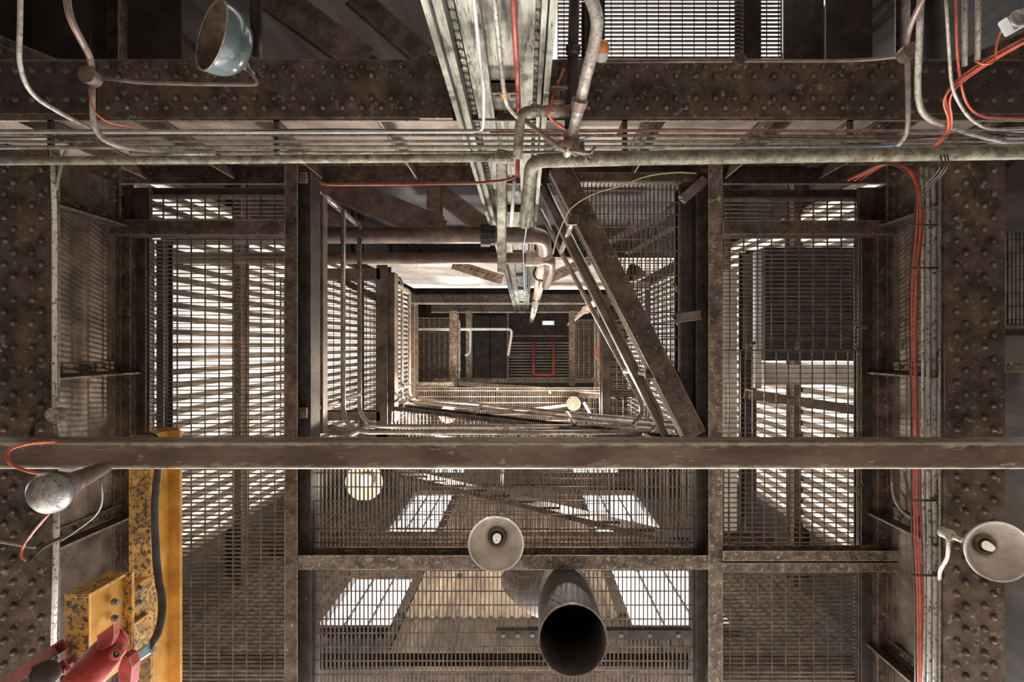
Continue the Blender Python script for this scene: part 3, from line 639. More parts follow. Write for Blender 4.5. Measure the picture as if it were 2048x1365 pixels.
MB().box(tuple(W(1192, 716, 11.38)), tuple(W(1197, 719, 11.38) + Z * .04)).build('holder', 'grey_box', rl)

# ================================================================= front crossbar
rt = root('front_crossbar', 'large worn rusty square tube crossing the whole view below the middle', 'beam', W(1024, 912, 2.9))
A, B = W(-120, 912, 2.9), W(2170, 912, 2.9)
beam_mb(A, B, 54 * S(2.9), .17, 'B').build('tube', 'crossbar', rt)
m = MB()
for x in (1408, 860, 1905, 186): m.box(tuple(W(x, 898, 2.897)), tuple(W(x + 22, 900, 2.897) + Z * .01))
m.build('weld_seam', 'rust', rt)

# ================================================================= pipes across the top
pipe([(-120, 323, 2.9), (400, 320, 2.9), (1028, 315, 2.9)], 17, 'water_pipe', 'pipe_moss', 'mossy horizontal pipe from the left edge to the coupling at the column', collars=((990, 315.5, 2.9, 1000, 315.5, 2.9), (1006, 315.5, 2.9, 1016, 315.5, 2.9)))
pipe([(1050, 450, 3.3), (1058, 380, 3.1), (1064, 322, 2.9), (1300, 316, 2.85), (1700, 310, 2.85), (2180, 303, 2.85)], 25, 'water_pipe', 'pipe_moss', 'thick mossy horizontal pipe from the column to the right edge', rad=.07)
pipe([(1035, 318, 2.88), (1038, 270, 2.85), (1042, 222, 2.8), (1080, 222, 2.8), (1140, 222, 2.8)], 19, 'branch_pipe', 'pipe_moss', 'pale mossy pipe with an elbow in front of the column foot', rad=.05,
     collars=((1062, 222, 2.8, 1072, 222, 2.8), (1100, 222, 2.8, 1110, 222, 2.8)))
pipe([(1165, -40, 2.3), (1192, 20, 2.35), (1196, 60, 2.4), (1170, 160, 2.55), (1146, 268, 2.8), (1132, 318, 2.88)], 27, 'riser_pipe', 'pipe_pale', 'big pale bent pipe coming down right of the column', rad=.2, seg=18,
     collars=((1160, 200, 2.62, 1157, 212, 2.64), (1145, 272, 2.8, 1142, 284, 2.82)), collar_mat='pipe_brown')
pipe([(1150, -40, 2.9), (1146, 100, 2.95), (1143, 215, 3.0), (1135, 300, 3.05)], 22, 'riser_pipe', 'rust_dark', 'dark pipe behind the big pale bent pipe', collars=((1147, 90, 2.94, 1146, 100, 2.95),))
# valves
def valve(x, y, D, label, ax=(0, -1, -.3), wheel=.05):
    p = W(x, y, D); rt = root('gate_valve', label, 'valve', p); ax = Vector(ax).normalized()
    MB().tube([p - X * .06, p - X * .03, p, p + X * .03, p + X * .06], [.028, .026, .036, .026, .028], 12).build('body', 'pipe_brown', rt)
    MB().lathe(p, ax, [(.030, 0), (.030, .03), (.036, .03), (.036, .045), (.018, .05), (.013, .085), (.008, .09), (.008, .12), (0, .12)], 12, False).build('bonnet', 'rust', rt)
    h = MB(); u = ax.cross(X).normalized(); w = ax.cross(u); c = p + ax * .105
    ring = [c + (u * math.cos(a) + w * math.sin(a)) * wheel for a in [i * math.pi / 8 for i in range(17)]]; h.tube(ring, .006, 6, False)
    hw = h.build('handwheel', 'rust_dark', rt)
    for i in range(4):
        a = i * math.pi / 2; MB().tube([c, c + (u * math.cos(a) + w * math.sin(a)) * wheel], .004, 5).build('spoke', 'rust_dark', hw)
valve(1114, 222, 2.8, 'rusty gate valve with handwheel on the pale branch pipe')
valve(1143, 292, 2.78, 'rusty valve at the foot of the big bent pipe', (.7, .5, -.3), .022)
pipe([(1040, 232, 2.85), (1075, 262, 2.8), (1105, 284, 2.78), (1132, 302, 2.76)], 9, 'strainer_pipe', 'pipe_brown', 'thin rusty slanting pipe with fittings below the valve', collars=((1090, 272, 2.8, 1096, 277, 2.8), (1110, 288, 2.78, 1116, 292, 2.78)))
pipe([(1138, 300, 2.74), (1170, 306, 2.72), (1182, 308, 2.72), (1190, 293, 2.7)], 6, 'drain_cock', 'pipe_brown', 'small rusty drain cock on the thick mossy pipe', 'valve', rad=.02)
# conduits on the column
pipe([(944, -40, 2.0), (960, 120, 2.35), (968, 180, 2.5), (967, 258, 2.8), (955, 264, 2.9), (700, 265, 2.96), (-100, 266, 2.97)], 8, 'conduit', 'pipe_white', 'white conduit down the column bending left into the horizontal bundle', 'conduit', rad=.07)
pipe([(985, -40, 2.0), (1000, 110, 2.3), (1008, 190, 2.5), (1016, 215, 2.6), (1034, 234, 2.75)], 12, 'conduit', 'pipe_pale', 'speckled pale conduit down the middle of the column ending at the elbow', 'conduit', rad=.1, collars=((1008, 186, 2.5, 1009, 196, 2.52),), collar_mat='orange_cap')
pipe([(1024, -40, 2.0), (1033, 120, 2.3), (1037, 205, 2.86), (1036, 318, 3.06), (1034, 352, 3.1)], 13, 'red_pipe', 'pipe_red', 'dark red pipe running down the column between the pale conduits', 'pipe', rad=.1)
pipe([(1034, 352, 3.1), (1018, 360, 3.15), (960, 366, 3.3), (800, 369, 3.6), (650, 370, 3.6), (640, 364, 3.65)], 6, 'red_cable', 'pipe_red', 'thin red cable running left above the diagonal braces', 'cable', rad=.1)
pipe([(1029, 362, 3.2), (1022, 452, 3.5)], 8, 'fluorescent_tube', 'pipe_white', 'narrow white tube hanging in front of the column below the red cable', 'tube')
pipe([(1196, 268, 2.95), (1100, 300, 3.0), (1056, 330, 3.05), (1050, 380, 3.2), (1054, 450, 3.5), (1046, 500, 4.4), (1050, 590, 9)], 3.2, 'blue_cable', 'cable_blue', 'thin blue cable hanging down beside the column', 'cable', rad=.2)
pipe([(1320, 302, 2.98), (1700, 296, 2.98), (1860, 288, 3.0), (1950, 300, 3.0), (2100, 304, 3.0)], 3, 'blue_cable', 'cable_blue', 'thin blue cable in the bundle at the right above the thick pipe', 'cable', rad=.2)
pipe([(1392, 347, 3.9), (1352, 344, 3.85), (1290, 352, 3.8), (1245, 372, 3.8), (1190, 385, 3.8), (1140, 415, 3.85), (1126, 445, 3.9), (1112, 480, 4.0), (1106, 508, 4.1)], 2.6, 'string', 'string', 'loose pale string sagging across the triangular grating to the elbow', 'string', rad=.2, seg=6)
# horizontal conduit bundle
cond = [(-120, 262, 2105, 262, 6, 'pipe_pale', 'topmost'), (-120, 268.5, 2105, 274, 6, 'rust_pale', 'second'), (-120, 284, 2105, 283, 6, 'pipe_pale', 'third'),
        (-120, 295, 2105, 293, 8, 'pipe_pale', 'fourth'), (260, 305, 1330, 304, 6, 'rust_pale', 'lowest')]
for (x0, y0, x1, y1, w_, mt, nm) in cond:
    pipe([(x0, y0, 3.0), ((x0 + x1) / 2, (y0 + y1) / 2 + random.uniform(-1, 1), 3.0), (x1, y1, 3.0)], w_, 'conduit', mt, '%s long horizontal conduit of the bundle above the mossy pipe' % nm, 'conduit', rad=.3, group='horizontal conduit bundle')
pipe([(-100, 275, 2.97), (300, 274, 2.97), (600, 257, 2.97), (900, 262, 2.97)], 3, 'bundle_cable', 'cable_dark', 'dark cable strapped along the left half of the conduit bundle', 'cable', rad=.3)
pipe([(980, 265, 2.97), (1250, 264, 2.97), (1330, 257, 2.97), (1500, 262, 2.97), (1800, 266, 2.97)], 3, 'bundle_cable', 'pipe_red', 'reddish cable strapped along the right half of the conduit bundle', 'cable', rad=.3)
pipe([(1500, 275, 2.97), (1830, 280, 2.97), (1950, 262, 2.97), (2100, 272, 2.97)], 4, 'bundle_cable', 'cable_dark', 'dark cable looping at the right end of the conduit bundle', 'cable', rad=.3)
for i, (x, lab) in enumerate(((99, 'far left'), (552, 'left of the column'), (1250, 'right of the column'), (1702, 'near the right junction box'))):
    m = MB().box(tuple(W(x - 5, 240, 3.05)), tuple(W(x + 5, 318, 3.05) + Z * .02))
    m.box(tuple(W(x - 5, 240, 3.05)), tuple(W(x + 5, 243, 3.05) + Z * .2))
    single(m, 'pipe_hanger', 'rust_dark', 'dark flat hanger bar holding the conduit bundle, %s' % lab, 'hanger', 'hangers of the conduit bundle')
# left corner conduits
pipe([(41, -40, 2.45), (40, 60, 2.5), (37, 130, 2.55), (60, 190, 2.65), (130, 232, 2.8), (178, 255, 2.9)], 10, 'conduit', 'pipe_pale', 'thin grey conduit curving down through the top left corner', 'conduit', rad=.15)
pipe([(132, -40, 2.5), (136, 30, 2.5), (165, 85, 2.6), (182, 115, 2.7), (183, 150, 2.75)], 14, 'conduit', 'pipe_brown', 'brown conduit coming down to the round junction box at top left', 'conduit', rad=.15)
pipe([(185, 165, 2.76), (185, 255, 2.8), (215, 288, 2.85), (300, 304, 2.9), (430, 307, 2.95)], 11, 'conduit', 'pipe_pale', 'pale conduit bending from the top left junction box into the bundle', 'conduit', rad=.18)
pipe([(195, 155, 2.77), (280, 166, 2.8), (400, 169, 2.8), (522, 170, 2.8), (494, 138, 2.78)], 7, 'lamp_conduit', 'pipe_brown', 'thin brown conduit along the girder carrying the blue enamel lamp', 'conduit', rad=.05)
pipe([(178, 180, 2.7), (186, 225, 2.7), (220, 248, 2.75), (270, 254, 2.85)], 3.5, 'orange_cable', 'orange', 'short orange cable hanging from the top left junction box', 'cable', rad=.15)
def jbox(x, y, D, r, label, mat='pipe_brown', ax=(0, 0, -1)):
    p = W(x, y, D); rt = root('junction_box', label, 'junction box', p)
    MB().lathe(p, ax, [(0, -.03), (r, -.03), (r, .02), (r * 1.08, .022), (r * 1.08, .03), (0, .032)], 20, False).build('housing', mat, rt)
    for a in (0, 2.1, 4.2): MB().lathe(p + Vector((math.cos(a), math.sin(a), 0)) * r * .7 - Z * .03, -Z, [(.004, 0), (.004, .004), (0, .004)], 6, False).build('screw', 'steel_bolt', rt)
jbox(182, 154, 2.74, .038, 'round brown junction box at top left where three conduits meet')
jbox(1815, 106, 2.72, .036, 'round brown junction box at top right above the girder end')
jbox(1476, 122, 3.0, .030, 'small dark junction box on the top girder right of the bright grating', 'rust_dark')
jbox(113, 829, 3.0, .034, 'round white-grey junction box on the left vertical conduit', 'pipe_pale')
pipe([(104, 300, 3.05), (109, 420, 3.05), (109, 820, 3.05), (114, 872, 3.05)], 9, 'conduit', 'conduit_speckled', 'speckled conduit running down the left girder to the round box', 'conduit', rad=.1)
pipe([(112, 1015, 3.05), (112, 1100, 3.05), (107, 1300, 3.05)], 10, 'conduit', 'conduit_speckled', 'speckled conduit below the bare bulb beside the yellow bracket', 'conduit', rad=.1)
pipe([(170, 282, 3.02), (135, 292, 3.02), (122, 330, 3.02), (112, 380, 3.06)], 6, 'conduit', 'pipe_moss', 'small curved greenish conduit joining the left vertical conduit', 'conduit', rad=.1)
pipe([(100, 838, 3.02), (70, 838, 3.02), (63, 870, 3.02)], 9, 'conduit', 'rust_dark', 'short dark curved conduit left of the round white-grey box', 'conduit', rad=.08)
# right corner conduits
pipe([(1855, -20, 2.4), (1820, 50, 2.55), (1812, 95, 2.7)], 11, 'conduit', 'pipe_brown', 'brown conduit curving into the top right junction box', 'conduit', rad=.15)
pipe([(1808, 110, 2.74), (1760, 118, 2.8), (1690, 122, 2.9), (1484, 122, 3.0), (1180, 124, 3.05)], 7, 'conduit', 'pipe_brown', 'thin brown conduit along the upper edge of the right half of the top girder', 'conduit', rad=.15)
pipe([(1815, 118, 2.74), (1817, 250, 2.85), (1812, 272, 2.9), (1793, 294, 2.95)], 10, 'conduit', 'pipe_pale', 'speckled conduit dropping from the top right junction box with a hooked end', 'conduit', rad=.1)
pipe([(1842, -20, 2.5), (1838, 100, 2.6), (1834, 200, 2.7), (1850, 236, 2.75), (1890, 252, 2.8), (1960, 272, 2.9), (2010, 283, 2.95)], 13, 'conduit', 'pipe_pale', 'thick pale conduit curving right beside the top right junction box', 'conduit', rad=.15)
pipe([(1891, -20, 2.4), (1897, 80, 2.5), (1903, 180, 2.6), (1935, 235, 2.7), (1975, 260, 2.8), (2060, 256, 2.85)], 7, 'conduit', 'pipe_pale', 'thin kinked conduit crossing the orange cables at top right', 'conduit', rad=.08)
pipe([(1930, -20, 2.6), (1929, 132, 2.75)], 11, 'conduit', 'pipe_pale', 'left one of two short pale conduits ending at the top right brace', 'conduit')
pipe([(1957, -20, 2.6), (1955, 120, 2.75)], 11, 'conduit', 'pipe_pale', 'right one of two short pale conduits ending at the top right brace', 'conduit')
pipe([(1912, -20, 2.5), (1914, 120, 2.6), (1928, 205, 2.7), (1960, 236, 2.8), (2060, 238, 2.9)], 5, 'orange_cable', 'orange', 'single orange cable dropping straight and turning right at the top right', 'cable', rad=.1)
for i, (dx, dy, lab) in enumerate(((0, 0, 'outer'), (9, 5, 'middle'), (-4, 9, 'inner'))):
    pipe([(2080 + dx, 60 + dy, 2.5), (1985 + dx, 110 + dy, 2.55), (1905 + dx, 165 + dy, 2.6), (1888 + dx, 195 + dy, 2.65), (1900 + dx * .5, 228 + dy, 2.7), (1898 + dx * .5, 262, 2.8), (1868 + dx * .4, 294, 2.95)], 4.2,
         'orange_cable', 'orange', '%s strand of the orange cables running along the top right brace' % lab, 'cable', rad=.12, group='orange cables on the top right brace')
pipe([(2012, 46, 2.45), (1998, 70, 2.5), (1992, 95, 2.5), (1990, 125, 2.52), (1968, 130, 2.52), (1950, 122, 2.54)], 4, 'orange_cable', 'orange', 'looped orange cable hanging from the grey fitting at top right', 'cable', rad=.1)
fx = root('lamp_fitting', 'grey rectangular fitting with a round hole at the top right edge', 'fitting', W(2040, 35, 2.4))
A, B = W(2022, 48, 2.4), W(2110, -2, 2.4); beam_mb(A, B, .07, .05, 'B').build('housing', 'grey_box', fx)
MB().lathe(W(2034, 38, 2.39), -Z, [(.034, 0), (.034, .012), (.026, .012), (.026, .001), (0, .001)], 18, False).build('socket_ring', 'pipe_pale', fx)
# vertical conduits and orange cables on the right
for (x, w_, lab) in ((1846, 6, 'left'), (1857, 8.5, 'middle'), (1869, 8.5, 'right')):
    pipe([(x - 4, 335, 3.45), (x, 420, 3.45), (x, 800, 3.45), (x + 3, 1200, 3.4), (x + 1, 1420, 3.4)], w_, 'conduit', 'conduit_speckled', '%s one of the three speckled conduits beside the orange cables on the right' % lab, 'conduit', rad=.4, group='vertical conduits on the right')
for (dx, mt, lab) in ((-2, 'orange', 'left orange'), (4, 'orange', 'middle orange'), (9.5, 'pipe_red', 'dark red'), (-7, 'cable_dark', 'black')):
    pts = [(1700 + dx * 2, 362, 3.6), (1730 + dx, 345, 3.5), (1768 + dx, 325, 3.45), (1815 + dx, 335, 3.42), (1837 + dx * .5, 380, 3.4), (1836 + dx, 460, 3.4), (1826 + dx, 560, 3.4), (1824 + dx * .8, 700, 3.4),
           (1830 + dx, 900, 3.4), (1830 + dx * 1.2, 1040, 3.4), (1836 + dx, 1180, 3.4), (1838 + dx, 1420, 3.4)]
    pts = [(x + random.uniform(-1.6, 1.6), y, d) for x, y, d in pts]
    pipe(pts, 3.4, 'orange_cable' if mt == 'orange' else 'bundle_cable', mt, '%s strand of the cable bundle running down the right side' % lab, 'cable', rad=.3, group='cable bundle down the right side')
pipe([(1890, 660, 3.5), (1872, 715, 3.45), (1866, 760, 3.45), (1890, 800, 3.5)], 3.5, 'orange_cable', 'orange', 'short orange cable bowing out beside the right girder', 'cable', rad=.15)
pipe([(1874, 960, 3.42), (1882, 1150, 3.42), (1894, 1400, 3.42)], 3, 'orange_cable', 'pipe_red', 'single thin red cable right of the vertical conduits in the lower right', 'cable', rad=.15)
for (y, lab) in ((450, 'uppermost'), (536, 'second'), (1002, 'third, just below the front crossbar'), (1152, 'lowest')):
    m = MB().box(tuple(W(1820, y - 2, 3.36)), tuple(W(1880, y + 2, 3.36) + Z * .01)); m.box(tuple(W(1876, y - 2, 3.36)), tuple(W(1880, y + 2, 3.36) + Z * .16))
    single(m, 'conduit_clamp', 'rust_dark', 'thin dark clamp across the right vertical conduits, %s' % lab, 'clamp', 'clamps on the right conduits')
pipe([(1784, 940, 3.9), (1786, 1000, 3.85), (1810, 1030, 3.8), (1826, 1038, 3.6)], 6, 'conduit', 'pipe_pale', 'thin curved conduit left of the orange bundle under the crossbar', 'conduit', rad=.15)
# cables draped over the mossy pipe on the right
for (dx, lab) in ((0, 'left'), (8, 'middle'), (14, 'right')):
    pipe([(1870 + dx, 296, 2.86), (1886 + dx, 318, 2.8), (1876 + dx, 345, 2.82), (1846 + dx, 372, 3.0), (1838, 420, 3.3)], 3, 'bundle_cable', 'cable_dark', '%s black cable draped over the thick pipe at the right' % lab, 'cable', rad=.1, group='black cables over the thick pipe')

# ================================================================= pipes inside the well
pipe([(330, 471, 5.3), (1060, 471, 5.3), (1085, 474, 5.35), (1088, 492, 5.6), (1086, 520, 6.6)], 33, 'steam_pipe', 'pipe_brown', 'thick brown horizontal pipe crossing the upper well to an elbow', rad=.12, seg=20,
     collars=((962, 471, 5.3, 975, 471, 5.3),), collar_mat='rust_dark')
pipe([(330, 517, 6.0), (1060, 517, 6.0), (1100, 518, 6.0), (1100, 540, 6.6), (1092, 572, 8.2)], 23, 'steam_pipe', 'pipe_brown', 'second brown horizontal pipe below the thick one', rad=.12, seg=18,
     collars=((1052, 517, 6.0, 1062, 517, 6.0), (1066, 517, 6.0, 1076, 517, 6.0)), collar_mat='pipe_beige')
pipe([(1092, 505, 5.9), (1076, 585, 10.5), (1066, 630, 17.5), (1062, 645, 22.5)], 30, 'vertical_pipe', 'pipe_beige', 'pinkish beige pipe rising up the well beside the column', rad=.3, seg=18)
for (D, lab) in ((7.6, 'lower'), (11.0, 'upper')):
    p = Vector(W(1092, 505, 5.9)); q = W(1062, 645, 22.5); t_ = (D + CZ - p.z) / (q.z - p.z); c = p + (q - p) * t_
    ring = [c + Vector((math.cos(a), math.sin(a), 0)) * .10 for a in [i * math.pi / 10 for i in range(21)]]
    single(MB().tube(ring, .014, 6, False), 'pipe_clamp', 'rust_dark', '%s dark ring clamp around the pinkish vertical pipe' % lab, 'clamp', 'ring clamps')
pipe([(1090, 572, 8.3), (1105, 572, 8.3), (1300, 572, 8.3)], 15, 'branch_pipe', 'pipe_beige', 'pale horizontal branch pipe passing behind the diagonal beam', seg=14)
pipe([(1200, 598, 8.6), (1168, 622, 11.5), (1136, 650, 20)], 15, 'vertical_pipe', 'pipe_beige', 'beige pipe rising from behind the diagonal beam toward the roof', rad=.1, seg=14, collars=((1172, 620, 10.9, 1168, 622, 11.5),))
pipe([(1080, 560, 6.0), (1066, 640, 18)], 5, 'thin_riser', 'pipe_pale', 'thin pale riser beside the pinkish vertical pipe')

# ================================================================= duct at the bottom
rt = root('exhaust_duct', 'large open round duct hanging down through the bottom grating', 'duct', W(1146, 1280, 3.16))
o = W(1146, 1280, 3.16); R = 68 * S(3.16)
da = Vector((.01, .13, .95)).normalized()
MB().lathe(o, da, [(R, 0), (R, .95), (R - .006, .95), (R - .006, .004), (R, 0)], 48).build('duct_shell', 'pipe_duct', rt)
MB().lathe(o, da, [(R + .004, -.004), (R + .004, .012), (R - .004, .012), (R - .004, -.004), (R + .004, -.004)], 48).build('rim', 'rust', rt)
MB().lathe(o, da, [(0, .93), (R - .007, .93)], 48).build('inner_baffle', 'black', rt)  # black disc: the darkness inside the duct put into colour
el = [W(1124, 1182, 4.16), W(1108, 1190, 4.35), W(1075, 1190, 4.6), W(1040, 1160, 5.2)]
single(MB().tube(smooth(el, .3), .17, 24), 'duct_elbow', 'rust', 'rusty duct elbow behind the bottom grating left of the open duct', 'duct')
for (x0, x1, lab) in ((992, 1079, 'left'), (1214, 1385, 'right')):
    beam(x0, 1271, x1, 1271, 3.75, 18, .05, 'dark support bar reaching the open duct from the %s' % lab, 'pipe_duct', 'C', name='support_bar', cat='bar', bolts=3)
for (x, lab) in ((919, 'left'), (1032, 'right')):
    m = MB().lathe(W(x, 1153, 4.08), -Z, [(.014, 0), (.014, .012), (0, .012)], 6, False)
    cl_ = single(MB().box(tuple(W(x - 5, 1148, 4.1)), tuple(W(x + 5, 1158, 4.1) + Z * .01)), 'grating_clip', 'web', '%s small square clip on the bottom grating under the lamp beam' % lab, 'clip', 'grating clips')
    m.build('bolt', 'rust_dark', cl_)
for i, (x, y, a) in enumerate(((1502, 690, .5), (1596, 688, 1.2), (1716, 700, 2.2), (1722, 655, 0), (1718, 975, .6), (1352, 640, 2.2), (1352, 575, 2.2))):
    p = W(x, y, 4.05); d = Vector((math.cos(a), -math.sin(a), 0)); s_ = Z.cross(d)
    cl_ = single(MB().obox(p, d, s_, Z, (-.04, .04), (-.012, .012), (0, .006)), 'grating_clip', 'rust',
           ('small loose steel clip lying on the right grating seam, leftmost', 'second small clip on the right grating seam', 'clip at the outer end of the right grating seam', 'dark clip above the outer end of the right grating seam',
            'square clip on the outer bar below the crossbar at right', 'clip on the triangular grating edge beside the wooden block', 'clip on the triangular grating edge above the wooden block')[i], 'clip', 'grating clips')
    MB().lathe(p, -Z, [(.009, 0), (.009, .008), (0, .008)], 6, False).build('bolt', 'steel_bolt', cl_)

# ================================================================= lamps
def shade_prof(R, H):       # open reflector: rim at h = 0, neck at h = H, inner and outer skin
    out = [(R, 0), (R * .985, H * .10), (R * .90, H * .34), (R * .74, H * .58), (R * .50, H * .78), (R * .30, H * .88), (R * .24, H)]
    return out
def helix(p, ax, r, h, n, w):
    ax = Vector(ax).normalized(); u = ax.cross(X if abs(ax.x) < .9 else Y).normalized(); v = ax.cross(u)
    return MB().tube([p + ax * (h * i / (n * 10)) + (u * math.cos(i * math.pi / 5) + v * math.sin(i * math.pi / 5)) * r * (1 - .55 * (1 - i / (n * 10)) ** 2) for i in range(n * 10 + 1)], w, 8)
def lamp(name, label, c, ax, R, H, inner='shade_inner', outer='shade_rust', bulb='cfl', lit=False, group=None, neck=True):
    """ax points from the open rim to the neck."""
    ax = Vector(ax).normalized(); rt = root(name, label, 'lamp', c, group)
    P = shade_prof(R, H)
    MB().lathe(c, ax, [(r + .004, h) for r, h in P], 48).build('shade', outer, rt)
    MB().lathe(c, ax, [(r - .001, h + .0005) for r, h in P] + [(0, H)], 48).build('reflector', inner, rt)
    MB().lathe(c, ax, [(R + .006, -.004), (R + .006, .006), (R - .003, .006), (R - .003, -.004), (R + .006, -.004)], 48).build('rim', 'pipe_white' if inner == 'shade_inner' else 'rust', rt)
    MB().lathe(c, ax, [(R * .26, H * .93), (R * .26, H * 1.2), (R * .18, H * 1.3), (R * .10, H * 1.35), (R * .10, H * 1.6), (0, H * 1.6)], 20).build('neck', outer if outer != 'shade_rust' else 'pipe_pale', rt)
    MB().lathe(c, ax, [(0, H * .74), (R * .24, H * .74), (R * .25, H * .80)], 24).build('socket', 'socket', rt)
    MB().lathe(c, ax, [(R * .25, H * .73), (R * .25, H * .70), (R * .345, H * .72), (R * .36, H * .80)], 28).build('collar', 'shade_rust', rt)
    if bulb == 'cfl': helix(c + ax * H * .30, ax, R * .14, H * .42, 4, R * .035).build('bulb', 'bulb_lit' if lit else 'bulb_white', rt)
    return rt
PR = 54 * S(3.4)
pl = lamp('pendant_lamp', 'large round pendant lamp with a spiral bulb hanging in front of the mottled cross beam', W(992, 1089, 3.4), (0, 0, 1), PR, .17)
MB().tube(wire([(1003, 1028, 3.75), (1004, 960, 4.4), (1005, 935, 4.7)]), .012, 8).build('hanging_rod', 'pipe_pale', pl)
MB().lathe(W(992, 1089, 3.4), Z, [(PR * .31, .14), (PR * .31, .146)], 24)
def text(s, loc, u, v, size, parent, mat='ink'):
    cu = bpy.data.curves.new('marking', 'FONT'); cu.body = s; cu.size = size; cu.align_x = 'CENTER'; cu.extrude = .0004
    to = bpy.data.objects.new('marking', cu); me = bpy.data.meshes.new_from_object(to); bpy.data.curves.remove(cu)
    ob = bpy.data.objects.new('marking', me); C.objects.link(ob); me.materials.clear(); me.materials.append(MATS[mat])
    u = Vector(u).normalized(); v = Vector(v).normalized(); w = u.cross(v); M = Matrix((u, v, w)).transposed().to_4x4(); M.translation = Vector(loc) - Vector(parent['_o'])
    ob.matrix_basis = M; ob.parent = parent; return ob
text('F 2 3', W(990, 1044, 3.435), (-1, 0, 0), (0, 1, .35), .020, pl)
ax = Vector((.22, .06, .95))
rl = lamp('wall_lamp', 'round wall lamp with a rusty reflector and spiral bulb in front of the right girder', W(1997, 1104, 2.62), ax, 57 * S(2.62), .15)
MB().tube(smooth(wire([(1925, 1082, 2.86), (1905, 1074, 2.9), (1893, 1068, 2.95)]), .03), .012, 10).build('arm', 'pipe_pale', rl)
jbox(1893, 1068, 2.93, .026, 'small round grey junction box feeding the right wall lamp', 'pipe_pale')
pipe([(1896, 1078, 2.95), (1897, 1115, 3.0), (1880, 1140, 3.1), (1879, 1160, 3.3)], 8, 'conduit', 'pipe_pale', 'short white curved conduit under the right lamp junction box', 'conduit', rad=.08)
# blue enamel lamp at the top left: opening turned away to the left
ax = Vector((.86, .10, .10)).normalized()
ax = Vector((.63, .10, .77)).normalized()
bl = root('enamel_lamp', 'blue-grey enamel reflector lamp tilted sideways in front of the top girder', 'lamp', W(425, 72, 2.72))
c = W(423, 71, 2.66); Re, He = .158, .165
ep = [(Re, 0), (Re * .995, He * .2), (Re * .96, He * .42), (Re * .86, He * .65), (Re * .68, He * .84), (Re * .42, He * .96), (Re * .15, He), (0, He)]
MB().lathe(c, ax, [(r + (.004 if r else 0), h) for r, h in ep], 56).build('shade', 'enamel', bl)
MB().lathe(c, ax, [(r, h - .003) for r, h in ep], 56).build('reflector', 'shade_rust', bl)
MB().lathe(c, ax, [(Re + .007, -.003), (Re + .007, .005), (Re - .002, .005), (Re - .002, -.003), (Re + .007, -.003)], 56).build('rim', 'rust', bl)
MB().tube(wire([(482, 122, 2.86), (491, 133, 2.87), (497, 140, 2.87), (505, 148, 2.85)]), [.022, .022, .012, .012], 14).build('neck', 'pipe_pale', bl)
def on_shade(az, h):      # a point on the outside of the shade, with its tangents
    u_ = ax.cross(Z).normalized(); w_ = ax.cross(u_); rr = Re * (.985 - .12 * (h / He) ** 2) + .0062
    n_ = u_ * math.cos(az) + w_ * math.sin(az); return c + ax * h + n_ * rr, n_
az0 = max([i * .05 for i in range(126)], key=lambda a: (Vector((0, 0, CZ)) - on_shade(a, .05)[0]).normalized().dot(on_shade(a, .05)[1]))
for (t_, da_, sz) in (('E03', -.12, .034), ('7C', .28, .032)):
    p_, n_ = on_shade(az0 + da_, .07); tv = ax; tu = tv.cross(n_).normalized(); text(t_, p_ + n_ * .003, tu, tv, sz, bl)
# bare reflector bulb at the left
br = root('flood_bulb', 'large bare bulb in a rusty holder at the left end of the front crossbar', 'lamp', W(95, 985, 2.35))
c0 = W(92, 990, 2.3); ax = (W(205, 938, 2.62) - c0).normalized()
MB().lathe(c0, ax, [(0, -.045), (.03, -.042), (.06, -.026), (.079, -.004), (.086, .02), (.082, .04)], 32).build('bulb_face', 'bulb_glass', br)
MB().lathe(c0, ax, [(.083, .04), (.072, .075), (.056, .11), (.046, .135)], 32).build('bulb_back', 'pipe_brown', br)
MB().tube([c0 + ax * .11, c0 + ax * .17, c0 + ax * .24, c0 + ax * .33, c0 + ax * .37], [.044, .042, .036, .028, .016], 20).build('holder', 'pipe_brown', br)
m = MB().box(tuple(W(118, 938, 2.55)), tuple(W(150, 948, 2.55) + Z * .03)); m.build('clamp', 'grey_box', br)
pipe([(135, 880, 3.1), (110, 884, 2.86), (60, 886, 2.6), (12, 900, 2.5), (16, 928, 2.45), (60, 946, 2.42), (108, 948, 2.45)], 5, 'orange_cable', 'orange', 'orange cable looping over the left end of the crossbar to the bare bulb', 'cable', rad=.2)
pipe([(105, 1020, 2.5), (70, 1060, 2.6), (44, 1095, 2.65), (42, 1118, 2.65), (58, 1122, 2.65)], 5, 'orange_cable', 'orange', 'orange cable hanging below the bare bulb with a hooked end', 'cable', rad=.12)
pipe([(58, 1122, 2.64), (80, 1100, 2.8), (105, 1085, 2.9), (125, 1075, 3.0)], 8, 'cable_splice', 'cable_dark', 'dark cable splice joining the hooked orange cable to the conduit', 'cable', rad=.05)
pipe([(-40, 1078, 3.05), (70, 1096, 3.0)], 5, 'conduit', 'rust_pale', 'thin reddish conduit crossing the left girder below the bulb', 'conduit')
pipe([(200, 950, 2.75), (207, 1000, 2.85), (195, 1030, 2.9), (155, 1060, 2.95), (122, 1082, 3.0)], 5, 'bundle_cable', 'cable_dark', 'thin black cable hanging between the bulb holder and the left conduit', 'cable', rad=.2)
